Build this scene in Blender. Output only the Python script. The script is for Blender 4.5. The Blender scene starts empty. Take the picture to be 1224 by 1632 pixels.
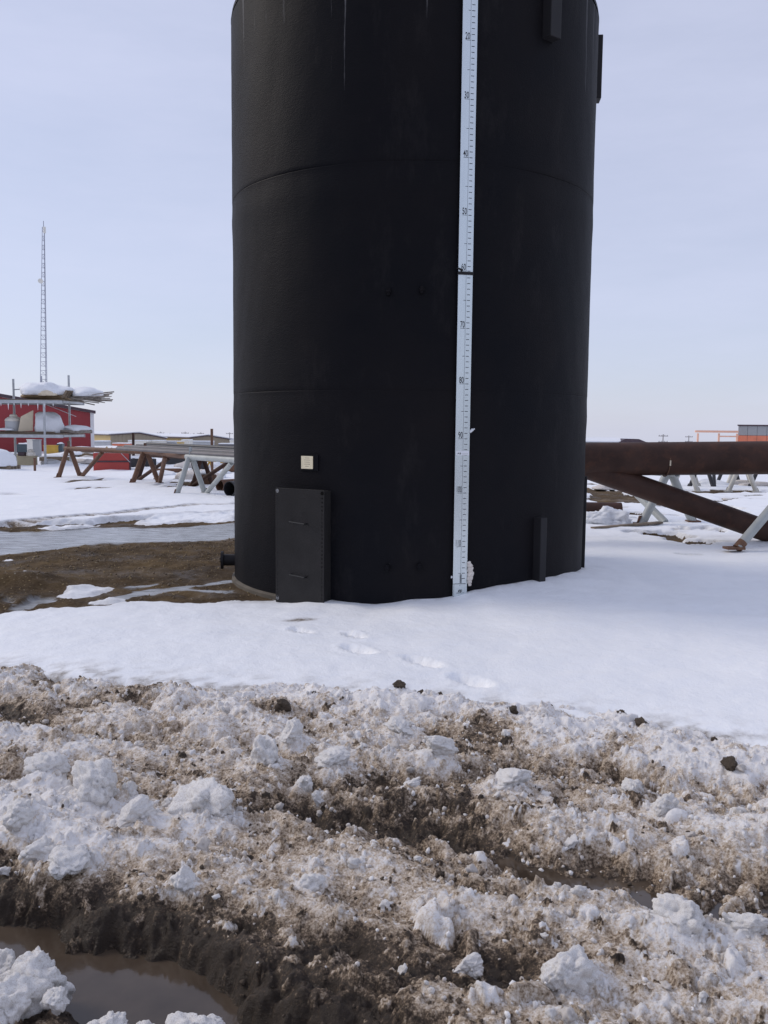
import bpy, bmesh, math, random
import numpy as np
from mathutils import Vector, Matrix, Euler, noise as mnoise
random.seed(7)
RNG = np.random.default_rng(11)
SC = bpy.context.scene
COL = SC.collection

# ------------------------------------------------------------------ camera
FPX, PITCH, ROLL, EYE = 1400.0, math.radians(5.5), math.radians(0.56), 1.62
_fw = np.array([0, math.cos(PITCH), -math.sin(PITCH)])
_u0 = np.array([0, math.sin(PITCH), math.cos(PITCH)])
_r0 = np.array([1.0, 0, 0])
_rt = math.cos(ROLL) * _r0 + math.sin(ROLL) * _u0
_up = -math.sin(ROLL) * _r0 + math.cos(ROLL) * _u0
cam_data = bpy.data.cameras.new('camera')
cam = bpy.data.objects.new('camera', cam_data)
COL.objects.link(cam)
cam_data.sensor_fit = 'HORIZONTAL'
cam_data.sensor_width = 36.0
cam_data.lens = 36.0 * FPX / 1224.0
cam_data.clip_start = 0.05
cam_data.clip_end = 9000
cam.matrix_world = Matrix(((_rt[0], _up[0], -_fw[0], 0), (_rt[1], _up[1], -_fw[1], 0),
                           (_rt[2], _up[2], -_fw[2], EYE), (0, 0, 0, 1)))
SC.camera = cam

# ------------------------------------------------------------------ sky, sun, exposure
SUN_EL, SUN_AZ = math.radians(33), math.radians(-70)          # azimuth from +Y towards +X
SUN_DIR = Vector((math.sin(SUN_AZ) * math.cos(SUN_EL), math.cos(SUN_AZ) * math.cos(SUN_EL), math.sin(SUN_EL)))
world = bpy.data.worlds.new('World')
SC.world = world
world.use_nodes = True
wn, wl = world.node_tree.nodes, world.node_tree.links
wn.clear()
sky = wn.new('ShaderNodeTexSky')
sky.sky_type = 'NISHITA'
sky.sun_disc = False
sky.sun_elevation = SUN_EL
sky.sun_rotation = SUN_AZ
sky.altitude = 200
sky.air_density = 1.0
sky.dust_density = 0.6
sky.ozone_density = 3.0
veil = wn.new('ShaderNodeMixRGB')                               # thin high overcast veiling the blue
veil.blend_type = 'MIX'
veil.inputs[0].default_value = 0.68
veil.inputs[2].default_value = (7.75, 8.1, 10.3, 1)
wtc = wn.new('ShaderNodeTexCoord'); wmp = wn.new('ShaderNodeMapping'); wmp.inputs['Scale'].default_value = (1.2, 1.2, 5.0); wmp.inputs['Rotation'].default_value = (0.12, 0.2, 0.4)
wnz = wn.new('ShaderNodeTexNoise'); wnz.inputs['Scale'].default_value = 2.2; wnz.inputs['Detail'].default_value = 6; wnz.inputs['Roughness'].default_value = 0.6
wl.new(wtc.outputs['Generated'], wmp.inputs[0]); wl.new(wmp.outputs[0], wnz.inputs['Vector'])
wrm = wn.new('ShaderNodeMapRange'); wrm.inputs[1].default_value = 0.35; wrm.inputs[2].default_value = 0.7; wrm.inputs[3].default_value = 0.64; wrm.inputs[4].default_value = 0.76
wl.new(wnz.outputs[0], wrm.inputs[0]); wl.new(wrm.outputs[0], veil.inputs[0])
wl.new(sky.outputs[0], veil.inputs[1])
bg = wn.new('ShaderNodeBackground')
bg.inputs[1].default_value = 0.095
wo = wn.new('ShaderNodeOutputWorld')
wl.new(veil.outputs[0], bg.inputs[0])
wl.new(bg.outputs[0], wo.inputs[0])
sun_data = bpy.data.lights.new('sun', 'SUN')
sun_data.energy = 1.5
sun_data.angle = math.radians(22)
sun_data.color = (1.0, 0.9, 0.78)
sun = bpy.data.objects.new('sun', sun_data)
sun.rotation_euler = SUN_DIR.to_track_quat('Z', 'Y').to_euler()
COL.objects.link(sun)
SC.view_settings.view_transform = 'Standard'
SC.view_settings.look = 'None'
SC.view_settings.exposure = 0.0
SC.view_settings.gamma = 1.0
SC.view_settings.use_curve_mapping = False

# ------------------------------------------------------------------ surveying helpers
def ray(x, y):
    return _fw + (x - 612) / FPX * _rt + (816 - y) / FPX * _up
def gp(x, y, z=0.0):
    d = ray(x, y)
    t = (z - EYE) / d[2]
    return d * t + np.array([0, 0, EYE])
def at(x, y, Y):
    d = ray(x, y)
    return d * (Y / d[1]) + np.array([0, 0, EYE])
def V(*a):
    return Vector([float(c) for c in (a[0] if len(a) == 1 else a)])

# ------------------------------------------------------------------ numpy noise
_perm = RNG.permutation(512).astype(np.int64)
_ang = RNG.random(512) * 2 * np.pi
_gx, _gy = np.cos(_ang), np.sin(_ang)
def pn(x, y):
    xi, yi = np.floor(x).astype(np.int64), np.floor(y).astype(np.int64)
    xf, yf = x - xi, y - yi
    u = xf * xf * xf * (xf * (xf * 6 - 15) + 10)
    v = yf * yf * yf * (yf * (yf * 6 - 15) + 10)
    def g(ix, iy, dx, dy):
        h = _perm[(_perm[ix & 511] + iy) & 511]
        return _gx[h] * dx + _gy[h] * dy
    a = g(xi, yi, xf, yf); b = g(xi + 1, yi, xf - 1, yf)
    c = g(xi, yi + 1, xf, yf - 1); d = g(xi + 1, yi + 1, xf - 1, yf - 1)
    return ((a + (b - a) * u) * (1 - v) + (c + (d - c) * u) * v) * 1.5
def fbm(x, y, s, o=4, seed=0):
    t, a = 0, 1.0
    for k in range(o):
        t = t + a * pn(x * s + seed * 17.3 + k * 7.1, y * s + seed * 5.7 + k * 3.3)
        a *= 0.5; s *= 2.03
    return t
def sst(e0, e1, x):
    t = np.clip((x - e0) / (e1 - e0), 0, 1)
    return t * t * (3 - 2 * t)
def poly_sd(px, py, poly):
    """signed distance to a polygon, negative inside"""
    d = np.full(px.shape, 1e9); ins = np.zeros(px.shape, bool)
    n = len(poly)
    for i in range(n):
        ax, ay = poly[i]; bx, by = poly[(i + 1) % n]
        ex, ey = bx - ax, by - ay
        wx, wy = px - ax, py - ay
        t = np.clip((wx * ex + wy * ey) / (ex * ex + ey * ey + 1e-12), 0, 1)
        d = np.minimum(d, np.hypot(wx - ex * t, wy - ey * t))
        c = ((ay <= py) & (by > py)) | ((by <= py) & (ay > py))
        xs = ax + (py - ay) / (by - ay + 1e-12) * ex
        ins ^= c & (px < xs)
    return np.where(ins, -d, d)
def line_d(px, py, pts):
    """distance to a polyline and arc length of the nearest point"""
    d = np.full(px.shape, 1e9); s = np.zeros(px.shape); acc = 0.0
    for (ax, ay), (bx, by) in zip(pts[:-1], pts[1:]):
        ex, ey = bx - ax, by - ay; L = math.hypot(ex, ey)
        wx, wy = px - ax, py - ay
        t = np.clip((wx * ex + wy * ey) / (L * L), 0, 1)
        dd = np.hypot(wx - ex * t, wy - ey * t)
        m = dd < d
        d = np.where(m, dd, d); s = np.where(m, acc + t * L, s)
        acc += L
    return d, s
def gpoly(*pts, z=0.0):
    return [tuple(gp(x, y, z)[:2]) for x, y in pts]

# ------------------------------------------------------------------ materials
class NT:
    def __init__(s, name):
        s.m = bpy.data.materials.new(name); s.m.use_nodes = True
        s.n, s.l = s.m.node_tree.nodes, s.m.node_tree.links
        s.n.clear()
        s.out = s.n.new('ShaderNodeOutputMaterial'); s.b = s.n.new('ShaderNodeBsdfPrincipled')
        s.l.new(s.b.outputs[0], s.out.inputs[0])
        s.tc = s.n.new('ShaderNodeTexCoord')
    def link(s, a, b): s.l.new(a, b)
    def noise(s, scale, detail=4, rough=0.55, coord=None, stretch=None):
        n = s.n.new('ShaderNodeTexNoise')
        n.inputs['Scale'].default_value = scale; n.inputs['Detail'].default_value = detail
        n.inputs['Roughness'].default_value = rough
        c = coord or s.tc.outputs['Object']
        if stretch:
            mp = s.n.new('ShaderNodeMapping'); mp.inputs['Scale'].default_value = stretch
            s.link(c, mp.inputs[0]); c = mp.outputs[0]
        s.link(c, n.inputs['Vector'])
        return n.outputs[0]
    def ramp(s, fac, stops):
        r = s.n.new('ShaderNodeValToRGB'); e = r.color_ramp.elements
        while len(e) < len(stops): e.new(0.5)
        for k, (p, c) in enumerate(stops):
            e[k].position = p; e[k].color = (*c, 1) if len(c) == 3 else c
        s.link(fac, r.inputs[0]); return r.outputs[0]
    def mix(s, fac, a, b, mode='MIX'):
        n = s.n.new('ShaderNodeMixRGB'); n.blend_type = mode
        for i, v in ((0, fac), (1, a), (2, b)):
            if isinstance(v, (int, float)): n.inputs[i].default_value = v
            elif isinstance(v, tuple): n.inputs[i].default_value = (*v, 1)
            else: s.link(v, n.inputs[i])
        return n.outputs[0]
    def math(s, op, a, b=0.0, clamp=False):
        n = s.n.new('ShaderNodeMath'); n.operation = op; n.use_clamp = clamp
        for i, v in ((0, a), (1, b)):
            if isinstance(v, (int, float)): n.inputs[i].default_value = v
            else: s.link(v, n.inputs[i])
        return n.outputs[0]
    def attr(s, name, sock='Fac'):
        n = s.n.new('ShaderNodeAttribute'); n.attribute_name = name; return n.outputs[sock]
    def bump(s, h, strength, dist):
        n = s.n.new('ShaderNodeBump'); n.inputs['Strength'].default_value = strength
        n.inputs['Distance'].default_value = dist; s.link(h, n.inputs['Height'])
        s.link(n.outputs[0], s.b.inputs['Normal'])
    def set(s, **k):
        for a, v in k.items():
            i = s.b.inputs[a.replace('_', ' ')]
            if isinstance(v, (int, float)): i.default_value = v
            elif isinstance(v, tuple): i.default_value = (*v, 1)
            else: s.link(v, i)

def simple(name, c, rough=0.6, metal=0.0, vary=0.25, scale=3.0, bump=0.0, c2=None, spec=0.5, thr=(0.35, 0.7)):
    t = NT(name)
    n = t.noise(scale, 5)
    lo = tuple(v * (1 - vary) for v in c); hi = tuple(min(v * (1 + vary), 0.95) for v in c)
    col = t.ramp(n, [(0.3, lo), (0.7, hi)])
    if c2:
        m = t.ramp(t.noise(scale * 2.3, 6, 0.7), [(thr[0], (0, 0, 0)), (thr[1], (1, 1, 1))])
        col = t.mix(m, col, c2)
    t.set(Base_Color=col, Roughness=rough, Metallic=metal, Specular_IOR_Level=spec)
    if bump: t.bump(t.noise(scale * 12, 4), bump, 0.01)
    return t.m

M = {}
M['steel_grey'] = simple('grey_paint', (0.36, 0.38, 0.37), 0.5, 0, 0.12, 4, c2=(0.22, 0.17, 0.12), thr=(0.66, 0.8))
M['steel_white'] = simple('white_paint', (0.58, 0.56, 0.50), 0.5, 0, 0.12, 4, c2=(0.3, 0.24, 0.18), thr=(0.68, 0.8))
M['galv'] = simple('galvanised_steel', (0.42, 0.44, 0.46), 0.45, 0.4, 0.15, 6)
M['rust'] = simple('rusty_steel', (0.11, 0.055, 0.035), 0.7, 0, 0.3, 5, 0.3, c2=(0.17, 0.085, 0.045))
M['rust_dark'] = simple('dark_rusty_pipe', (0.050, 0.025, 0.018), 0.62, 0.0, 0.35, 2.2, 0.3, spec=0.25, c2=(0.10, 0.042, 0.024), thr=(0.5, 0.8))
M['pipe_grey'] = simple('weathered_pipe', (0.14, 0.13, 0.135), 0.6, 0.1, 0.2, 2, c2=(0.16, 0.09, 0.06), thr=(0.6, 0.8))
M['pipe_dark'] = simple('black_pipe', (0.028, 0.028, 0.032), 0.5, 0.1, 0.3, 4, c2=(0.09, 0.05, 0.03), thr=(0.62, 0.8))
M['black'] = simple('black_rubber', (0.02, 0.02, 0.022), 0.6)
M['ink'] = simple('black_ink', (0.02, 0.022, 0.028), 0.6, 0, 0.1)
M['bolt'] = simple('zinc_bolt', (0.75, 0.76, 0.78), 0.35, 0.5, 0.05)
M['brass'] = simple('bare_metal_plate', (0.92, 0.80, 0.58), 0.35, 0.6, 0.08, 12)
M['sticker'] = simple('white_sticker', (0.72, 0.74, 0.77), 0.4, 0, 0.05)
M['foam'] = simple('cured_foam', (0.72, 0.66, 0.60), 0.8, 0, 0.12, 20, 0.5)
M['red_wall'] = simple('red_cladding', (0.30, 0.030, 0.036), 0.45, 0, 0.12, 0.8)
M['red_paint'] = simple('red_paint', (0.36, 0.045, 0.035), 0.5, 0, 0.15, 2, c2=(0.2, 0.05, 0.04), thr=(0.6, 0.8))
M['orange'] = simple('orange_paint', (0.66, 0.20, 0.11), 0.5, 0, 0.12, 1)
M['gantry'] = simple('hazed_orange_steel', (0.80, 0.46, 0.32), 0.5, 0, 0.1, 1)  # orange made paler, distance haze put into the colour
M['dark_roof'] = simple('dark_roof_edge', (0.06, 0.035, 0.045), 0.5)
M['white_trim'] = simple('white_trim', (0.68, 0.66, 0.66), 0.5, 0, 0.06)
M['yellow_wall'] = simple('yellow_cladding', (0.55, 0.40, 0.16), 0.5, 0, 0.08, 0.4)
M['shaded_yellow_wall'] = simple('shaded_yellow_cladding', (0.27, 0.225, 0.165), 0.5, 0, 0.08, 0.3)  # yellow cladding darkened: shade on the gable ends is in the colour
M['grey_wall'] = simple('grey_cladding', (0.30, 0.31, 0.32), 0.5, 0, 0.08, 0.3)
M['white_box'] = simple('white_trailer_skin', (0.70, 0.68, 0.62), 0.5, 0, 0.06, 0.5)
M['grey_box'] = simple('grey_and_shaded_skin', (0.45, 0.46, 0.47), 0.5, 0, 0.08, 0.5)  # on trailers this grey carries the shade of their long sides
M['cream'] = simple('cream_board', (0.66, 0.57, 0.43), 0.7, 0, 0.08, 3)
M['beige'] = simple('beige_metal', (0.40, 0.34, 0.22), 0.6, 0, 0.12, 3, c2=(0.22, 0.17, 0.11), thr=(0.6, 0.8))
M['white_plastic'] = simple('white_plastic', (0.76, 0.72, 0.64), 0.4, 0, 0.06, 3)
M['yellow_crate'] = simple('yellow_paint', (0.52, 0.32, 0.05), 0.5, 0, 0.12, 3)
M['wood'] = simple('weathered_wood', (0.20, 0.155, 0.11), 0.8, 0, 0.35, 6)
M['stick'] = simple('grey_stick', (0.24, 0.21, 0.18), 0.8, 0, 0.4, 8)
M['tarp'] = simple('tan_tarp', (0.42, 0.31, 0.19), 0.8, 0, 0.3, 5, 0.4)
M['teal'] = simple('teal_paint', (0.05, 0.075, 0.09), 0.4, 0, 0.2)
M['car_paint'] = simple('dark_car_paint', (0.09, 0.10, 0.11), 0.3, 0.2, 0.1)
M['glass'] = simple('dark_glass', (0.02, 0.025, 0.03), 0.08, 0, 0.05)
M['mast'] = simple('mast_steel', (0.33, 0.34, 0.40), 0.5, 0.2, 0.1, 0.5)
M['lead'] = simple('pole_wood', (0.17, 0.15, 0.15), 0.8, 0, 0.2)
M['rubber_handle'] = simple('black_handle', (0.012, 0.012, 0.013), 0.4)

def snow_mat(name, tint=(0.83, 0.85, 0.88), grime=0.0):
    t = NT(name)
    n = t.noise(9, 5, 0.6)
    col = t.ramp(n, [(0.25, tuple(c * 0.94 for c in tint)), (0.75, tint)])
    if grime:
        m = t.ramp(t.noise(22, 6, 0.75), [(0.47, (0, 0, 0)), (0.74, (grime,) * 3)])
        col = t.mix(m, col, (0.36, 0.29, 0.22))
    t.set(Base_Color=col, Roughness=0.65, Specular_IOR_Level=0.3)
    h = t.math('ADD', t.noise(60, 5, 0.7), t.math('MULTIPLY', t.noise(240, 3), 0.4))
    t.bump(h, 0.5, 0.012)
    return t.m
M['snow'] = snow_mat('snow')
M['snow_clod'] = snow_mat('snow_clod', (0.87, 0.855, 0.835), 0.9)
M['snow_grime'] = snow_mat('grimy_snow_clod', (0.70, 0.66, 0.62), 0.9)
M['mud_clod'] = simple('mud_clod', (0.085, 0.062, 0.042), 0.75, 0, 0.4, 30, 0.7)

# black sprayed shell: orange-peel relief, pale vertical run marks under the roof
def shell_mat():
    t = NT('black_spray_coating')
    n = t.noise(0.9, 4)
    col = t.ramp(n, [(0.3, (0.0070, 0.0075, 0.0102)), (0.7, (0.0125, 0.0112, 0.0125))])
    dust = t.ramp(t.noise(1.0, 6, 0.75, stretch=(3.5, 3.5, 1.1)), [(0.56, (0, 0, 0)), (0.78, (1, 1, 1))])
    col = t.mix(t.math('MULTIPLY', dust, 0.035), col, (0.32, 0.29, 0.27))
    run = t.noise(1.0, 2, 0.5, stretch=(26, 26, 0.05))
    fine = t.noise(1.0, 5, 0.7, stretch=(60, 60, 5.0))
    sep = t.n.new('ShaderNodeSeparateXYZ'); t.link(t.tc.outputs['Object'], sep.inputs[0])
    top = t.math('MULTIPLY', t.math('SUBTRACT', sep.outputs[2], 3.9), 0.55, True)
    k = t.ramp(t.math('ADD', t.math('ADD', run, t.math('MULTIPLY', top, 0.20)), t.math('MULTIPLY', t.math('SUBTRACT', fine, 0.5), 0.28)),
               [(0.81, (0, 0, 0)), (0.88, (1, 1, 1))])
    col = t.mix(t.math('MULTIPLY', k, 0.22), col, (0.45, 0.45, 0.47))
    t.set(Base_Color=col, Roughness=0.55, Specular_IOR_Level=0.06)
    h = t.math('ADD', t.noise(1, 3, 0.6, stretch=(55, 55, 110)), t.math('MULTIPLY', t.noise(1, 2, 0.5, stretch=(16, 16, 40)), 0.4))
    t.bump(h, 0.42, 0.008)
    return t.m
M['shell'] = shell_mat()
M['door'] = simple('black_cover_paint', (0.021, 0.0195, 0.0195), 0.5, 0, 0.2, 5, 0.2, spec=0.2)
M['strip'] = simple('black_strip_paint', (0.020, 0.019, 0.021), 0.55, 0, 0.15, 2, spec=0.2)
M['base_ring'] = simple('dirty_base_ring', (0.09, 0.075, 0.055), 0.8, 0, 0.3, 4)
def gauge_mat():
    t = NT('aluminium_gauge_board')
    n = t.noise(1, 4, 0.6, stretch=(14, 14, 1.2))
    t.set(Base_Color=t.ramp(n, [(0.3, (0.62, 0.68, 0.70)), (0.7, (0.69, 0.75, 0.77))]), Roughness=0.27, Metallic=0.75)
    return t.m
M['gauge'] = gauge_mat()

# ------------------------------------------------------------------ mesh building
class MB:
    def __init__(s): s.v, s.f = [], []
    def add(s, vs, fs):
        o = len(s.v); s.v += [tuple(v) for v in vs]; s.f += [tuple(i + o for i in f) for f in fs]; return s
    def box(s, c, size, rot=None, taper=1.0):
        hx, hy, hz = (d / 2 for d in size)
        vs = [Vector((x * hx * (taper if z > 0 else 1), y * hy * (taper if z > 0 else 1), z * hz)) for z in (-1, 1) for y in (-1, 1) for x in (-1, 1)]
        if rot is not None: vs = [rot @ v for v in vs]
        c = Vector(c)
        return s.add([v + c for v in vs], [(0, 2, 3, 1), (4, 5, 7, 6), (0, 1, 5, 4), (2, 6, 7, 3), (0, 4, 6, 2), (1, 3, 7, 5)])
    def bar(s, a, b, w, h, up=(0, 0, 1)):
        a, b = V(a), V(b); d = (b - a); L = d.length; d.normalize()
        u = Vector(up); sd = d.cross(u)
        if sd.length < 1e-4: sd = d.cross(Vector((1, 0, 0)))
        sd.normalize(); u = sd.cross(d)
        R = Matrix((sd, d, u)).transposed()
        return s.box((a + b) / 2, (w, L, h), R)
    def tube(s, a, b, r, seg=12, r2=None, cap=True):
        a, b = V(a), V(b); d = (b - a).normalized()
        sd = d.orthogonal().normalized(); u = d.cross(sd); r2 = r if r2 is None else r2
        vs = []
        for p, rr in ((a, r), (b, r2)):
            for k in range(seg):
                t = 2 * math.pi * k / seg
                vs.append(p + sd * (math.cos(t) * rr) + u * (math.sin(t) * rr))
        fs = [(k, (k + 1) % seg, seg + (k + 1) % seg, seg + k) for k in range(seg)]
        if cap: fs += [tuple(range(seg - 1, -1, -1)), tuple(range(seg, 2 * seg))]
        return s.add(vs, fs)
    def pipe(s, a, b, r, wall, seg=20):
        """hollow pipe with open ends"""
        a, b = V(a), V(b); d = (b - a).normalized()
        sd = d.orthogonal().normalized(); u = d.cross(sd); vs = []
        for p, rr in ((a, r), (b, r), (b, r - wall), (a, r - wall)):
            for k in range(seg):
                t = 2 * math.pi * k / seg
                vs.append(p + sd * (math.cos(t) * rr) + u * (math.sin(t) * rr))
        fs = []
        for q in range(4):
            n = (q + 1) % 4
            for k in range(seg): fs.append((q * seg + k, q * seg + (k + 1) % seg, n * seg + (k + 1) % seg, n * seg + k))
        return s.add(vs, fs)
    def lathe(s, c, prof, seg=24):
        c = V(c); vs = []; n = len(prof)
        for k in range(seg):
            t = 2 * math.pi * k / seg
            for r, z in prof: vs.append(c + Vector((r * math.cos(t), r * math.sin(t), z)))
        fs = []
        for k in range(seg):
            k2 = (k + 1) % seg
            for j in range(n - 1): fs.append((k * n + j, k2 * n + j, k2 * n + j + 1, k * n + j + 1))
        return s.add(vs, fs)
    def prism(s, pts, ext):
        """polygon (3-D points) extruded by a vector"""
        n = len(pts); e = V(ext); p = [V(q) for q in pts]
        return s.add(p + [q + e for q in p], [tuple(range(n - 1, -1, -1)), tuple(range(n, 2 * n))] +
                     [(k, (k + 1) % n, n + (k + 1) % n, n + k) for k in range(n)])
    def mesh(s, name):
        me = bpy.data.meshes.new(name); me.from_pydata(s.v, [], s.f)
        bm = bmesh.new(); bm.from_mesh(me); bmesh.ops.recalc_face_normals(bm, faces=bm.faces); bm.to_mesh(me); bm.free()
        return me
    def build(s, name, mat, parent=None, smooth=False, bevel=0.0):
        me = s.mesh(name)
        return link(name, me, mat, parent, smooth, bevel)
def link(name, me, mat, parent=None, smooth=False, bevel=0.0):
    if mat is not None and not me.materials: me.materials.append(mat)
    if smooth:
        me.polygons.foreach_set('use_smooth', [True] * len(me.polygons))
        try: me.set_sharp_from_angle(angle=math.radians(40))
        except Exception: pass
    o = bpy.data.objects.new(name, me); COL.objects.link(o)
    if bevel:
        b = o.modifiers.new('bevel', 'BEVEL'); b.width = bevel; b.segments = 2; b.limit_method = 'ANGLE'
    if parent:
        o.parent = parent
        o.matrix_parent_inverse = parent.matrix_world.inverted() if False else Matrix.Translation(-parent.location)
    return o
def tag(o, label=None, cat=None, group=None, kind=None):
    for k, v in (('label', label), ('category', cat), ('group', group), ('kind', kind)):
        if v: o[k] = v
    return o
def thing(name, label, cat, loc=(0, 0, 0), group=None):
    o = bpy.data.objects.new(name, None); COL.objects.link(o); o.location = V(loc); o.empty_display_size = 0.2
    return tag(o, label, cat, group)
def part_label(o, label): o['label'] = label; return o

def blob_mesh(name, seed, sub=3, planes=6, rough=0.25, freq=1.6, flat=0.0, lumps=0.0):
    """irregular lump of radius about one"""
    bm = bmesh.new(); bmesh.ops.create_icosphere(bm, subdivisions=sub, radius=1.0)
    rr = random.Random(seed); pl = []
    for k in range(planes):
        n = Vector((rr.gauss(0, 1), rr.gauss(0, 1), rr.gauss(0, 1))).normalized(); pl.append((n, rr.uniform(0.45, 0.85)))
    off = Vector((seed * 3.7, seed * 1.3, seed * 2.1))
    for v in bm.verts:
        p = v.co.copy()
        for n, h in pl:
            d = p.dot(n) - h
            if d > 0: p -= n * d * 0.92
        q = p * freq + off
        a = mnoise.fractal(q, 0.9, 2.1, 5) * rough
        if lumps: a += lumps * (0.5 - mnoise.voronoi(p * freq * 1.7 + off)[0][0])
        p += v.co.normalized() * a
        if flat and p.z < -flat: p.z = -flat
        v.co = p
    me = bpy.data.meshes.new(name); bm.to_mesh(me); bm.free()
    me.polygons.foreach_set('use_smooth', [True] * len(me.polygons))
    return me
def snow_lump(name, loc, size, seed, parent=None, mat=None, sub=3, rough=0.22, rotz=0.0, planes=3, flat=0.15):
    me = blob_mesh(name, seed, sub, planes, rough, 1.5, flat)
    me.materials.append(mat or M['snow'])
    o = bpy.data.objects.new(name, me); COL.objects.link(o)
    o.location = V(loc); o.scale = V(size); o.rotation_euler = (0, 0, rotz)
    if parent:
        o.parent = parent; o.matrix_parent_inverse = Matrix.Translation(-parent.location)
    return o

# ================================================================== THE GROUND
TCX, TCY, TR = 0.2655, 9.715, 1.9
YB_X = np.array([-30, -6, -4, -2.55, -1.4, -0.42, 0.5, 0.93, 1.55, 2.03, 3.0, 6, 30])
YB_Y = np.array([7.5, 6.6, 6.1, 5.72, 5.46, 5.3, 5.2, 5.03, 4.77, 4.49, 3.95, 2.6, -6])
def yb(x): return np.interp(x, YB_X, YB_Y) - 0.16
PHI = np.radians([-180, -120, -80, -60, -50, -41.8, -34, -23, -17, -10, 0, 5.6, 12, 17, 26, 36, 53, 77, 110, 150, 180])
PHZ = np.array([0.02, 0.0, -0.05, -0.05, -0.05, -0.03, -0.01, 0.035, 0.028, 0.024, 0.078, 0.086, 0.105, 0.155, 0.185, 0.2, 0.207, 0.14, 0.06, 0.03, 0.02])
THAW = [(-30, 12.0), (-9, 12.9), (-6.12, 13.95), (-4.9, 14.4), (-3.9, 15.6), (-2.9, 16.3), (-1.6, 16.6), (0.2, 15.5), (0.4, 12.0),
        (-1.4, 9.6), (-1.3, 8.7), (-1.02, 8.27), (-1.06, 8.15), (-1.44, 8.2), (-1.85, 7.96), (-2.2, 7.85), (-2.6, 7.62), (-3.26, 7.12), (-5, 6.4), (-9, 5.6), (-30, 3)]
ICE = [(-30, 9.0), (-9, 9.8), (-4.86, 11.0), (-3.4, 12.4), (-2.25, 13.2), (-0.6, 13.9), (-0.6, 15.4), (-2.52, 14.9), (-4.3, 14.0), (-5.86, 13.4), (-9, 12.4), (-30, 11.4)]
ISLES = [gpoly((92, 950), (108, 936), (140, 931), (182, 932), (172, 940), (140, 949), (110, 953)),
         gpoly((145, 961), (165, 954), (198, 952), (207, 958), (180, 962)),
         gpoly((26, 914), (38, 907), (50, 909), (52, 913), (38, 916)), gpoly((2, 887), (18, 885), (20, 888), (6, 889)),
         gpoly((60, 842), (100, 839), (160, 834), (140, 839), (90, 843)),
         gpoly((212, 832), (240, 824), (290, 820), (380, 816), (380, 828), (300, 830), (240, 834))]
WETS = [gpoly((150, 958), (170, 948), (215, 938), (260, 932), (320, 926), (375, 918), (375, 923), (300, 932), (225, 946), (190, 955), (160, 962)),
        gpoly((260, 931), (300, 933), (375, 937), (376, 942), (330, 940), (262, 935)),
        gpoly((0, 975), (35, 962), (60, 950), (95, 948), (85, 958), (45, 968), (10, 978)),
        gpoly((195, 930), (250, 925), (248, 929), (205, 933)),
        gpoly((0, 952), (25, 957), (20, 962), (0, 958))]
FARMUD = [gpoly((930, 778), (1000, 784), (1060, 798), (1100, 806), (1195, 812), (1170, 819), (1090, 812), (1010, 808), (930, 802)),
          gpoly((1130, 794), (1150, 792), (1178, 798), (1150, 803)),
          gpoly((1090, 845), (1130, 843), (1190, 851), (1150, 853)), gpoly((1060, 858), (1110, 868), (1160, 872), (1110, 876), (1070, 866)),
          gpoly((935, 812), (1000, 815), (1010, 822), (940, 820)), gpoly((1000, 850), (1060, 846), (1075, 852), (1010, 858)), gpoly((1100, 785), (1180, 783), (1224, 788), (1150, 791)), gpoly((940, 768), (1000, 767), (1010, 773), (945, 776)),
          gpoly((280, 770), (340, 772), (330, 778), (290, 776)), gpoly((120, 765), (200, 764), (190, 768), (130, 768)),
          gpoly((160, 778), (200, 777), (235, 779), (200, 781)), gpoly((0, 789), (8, 789), (10, 792), (0, 793))]
TRACK = [tuple(gp(x, y)[:2]) for x, y in ((-120, 846), (0, 839), (100, 829), (180, 821), (240, 813), (300, 808), (400, 804))]
STEPS = [(gp(570, 1045)[:2], 0.15, 0.075), (gp(672, 1063)[:2], 0.17, 0.07), (gp(752, 1092)[:2], 0.15, 0.075), (gp(565, 1022)[:2], 0.12, 0.05), (gp(480, 1014)[:2], 0.12, 0.05)]
STEP_DIR = (0.68, -0.73)

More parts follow.
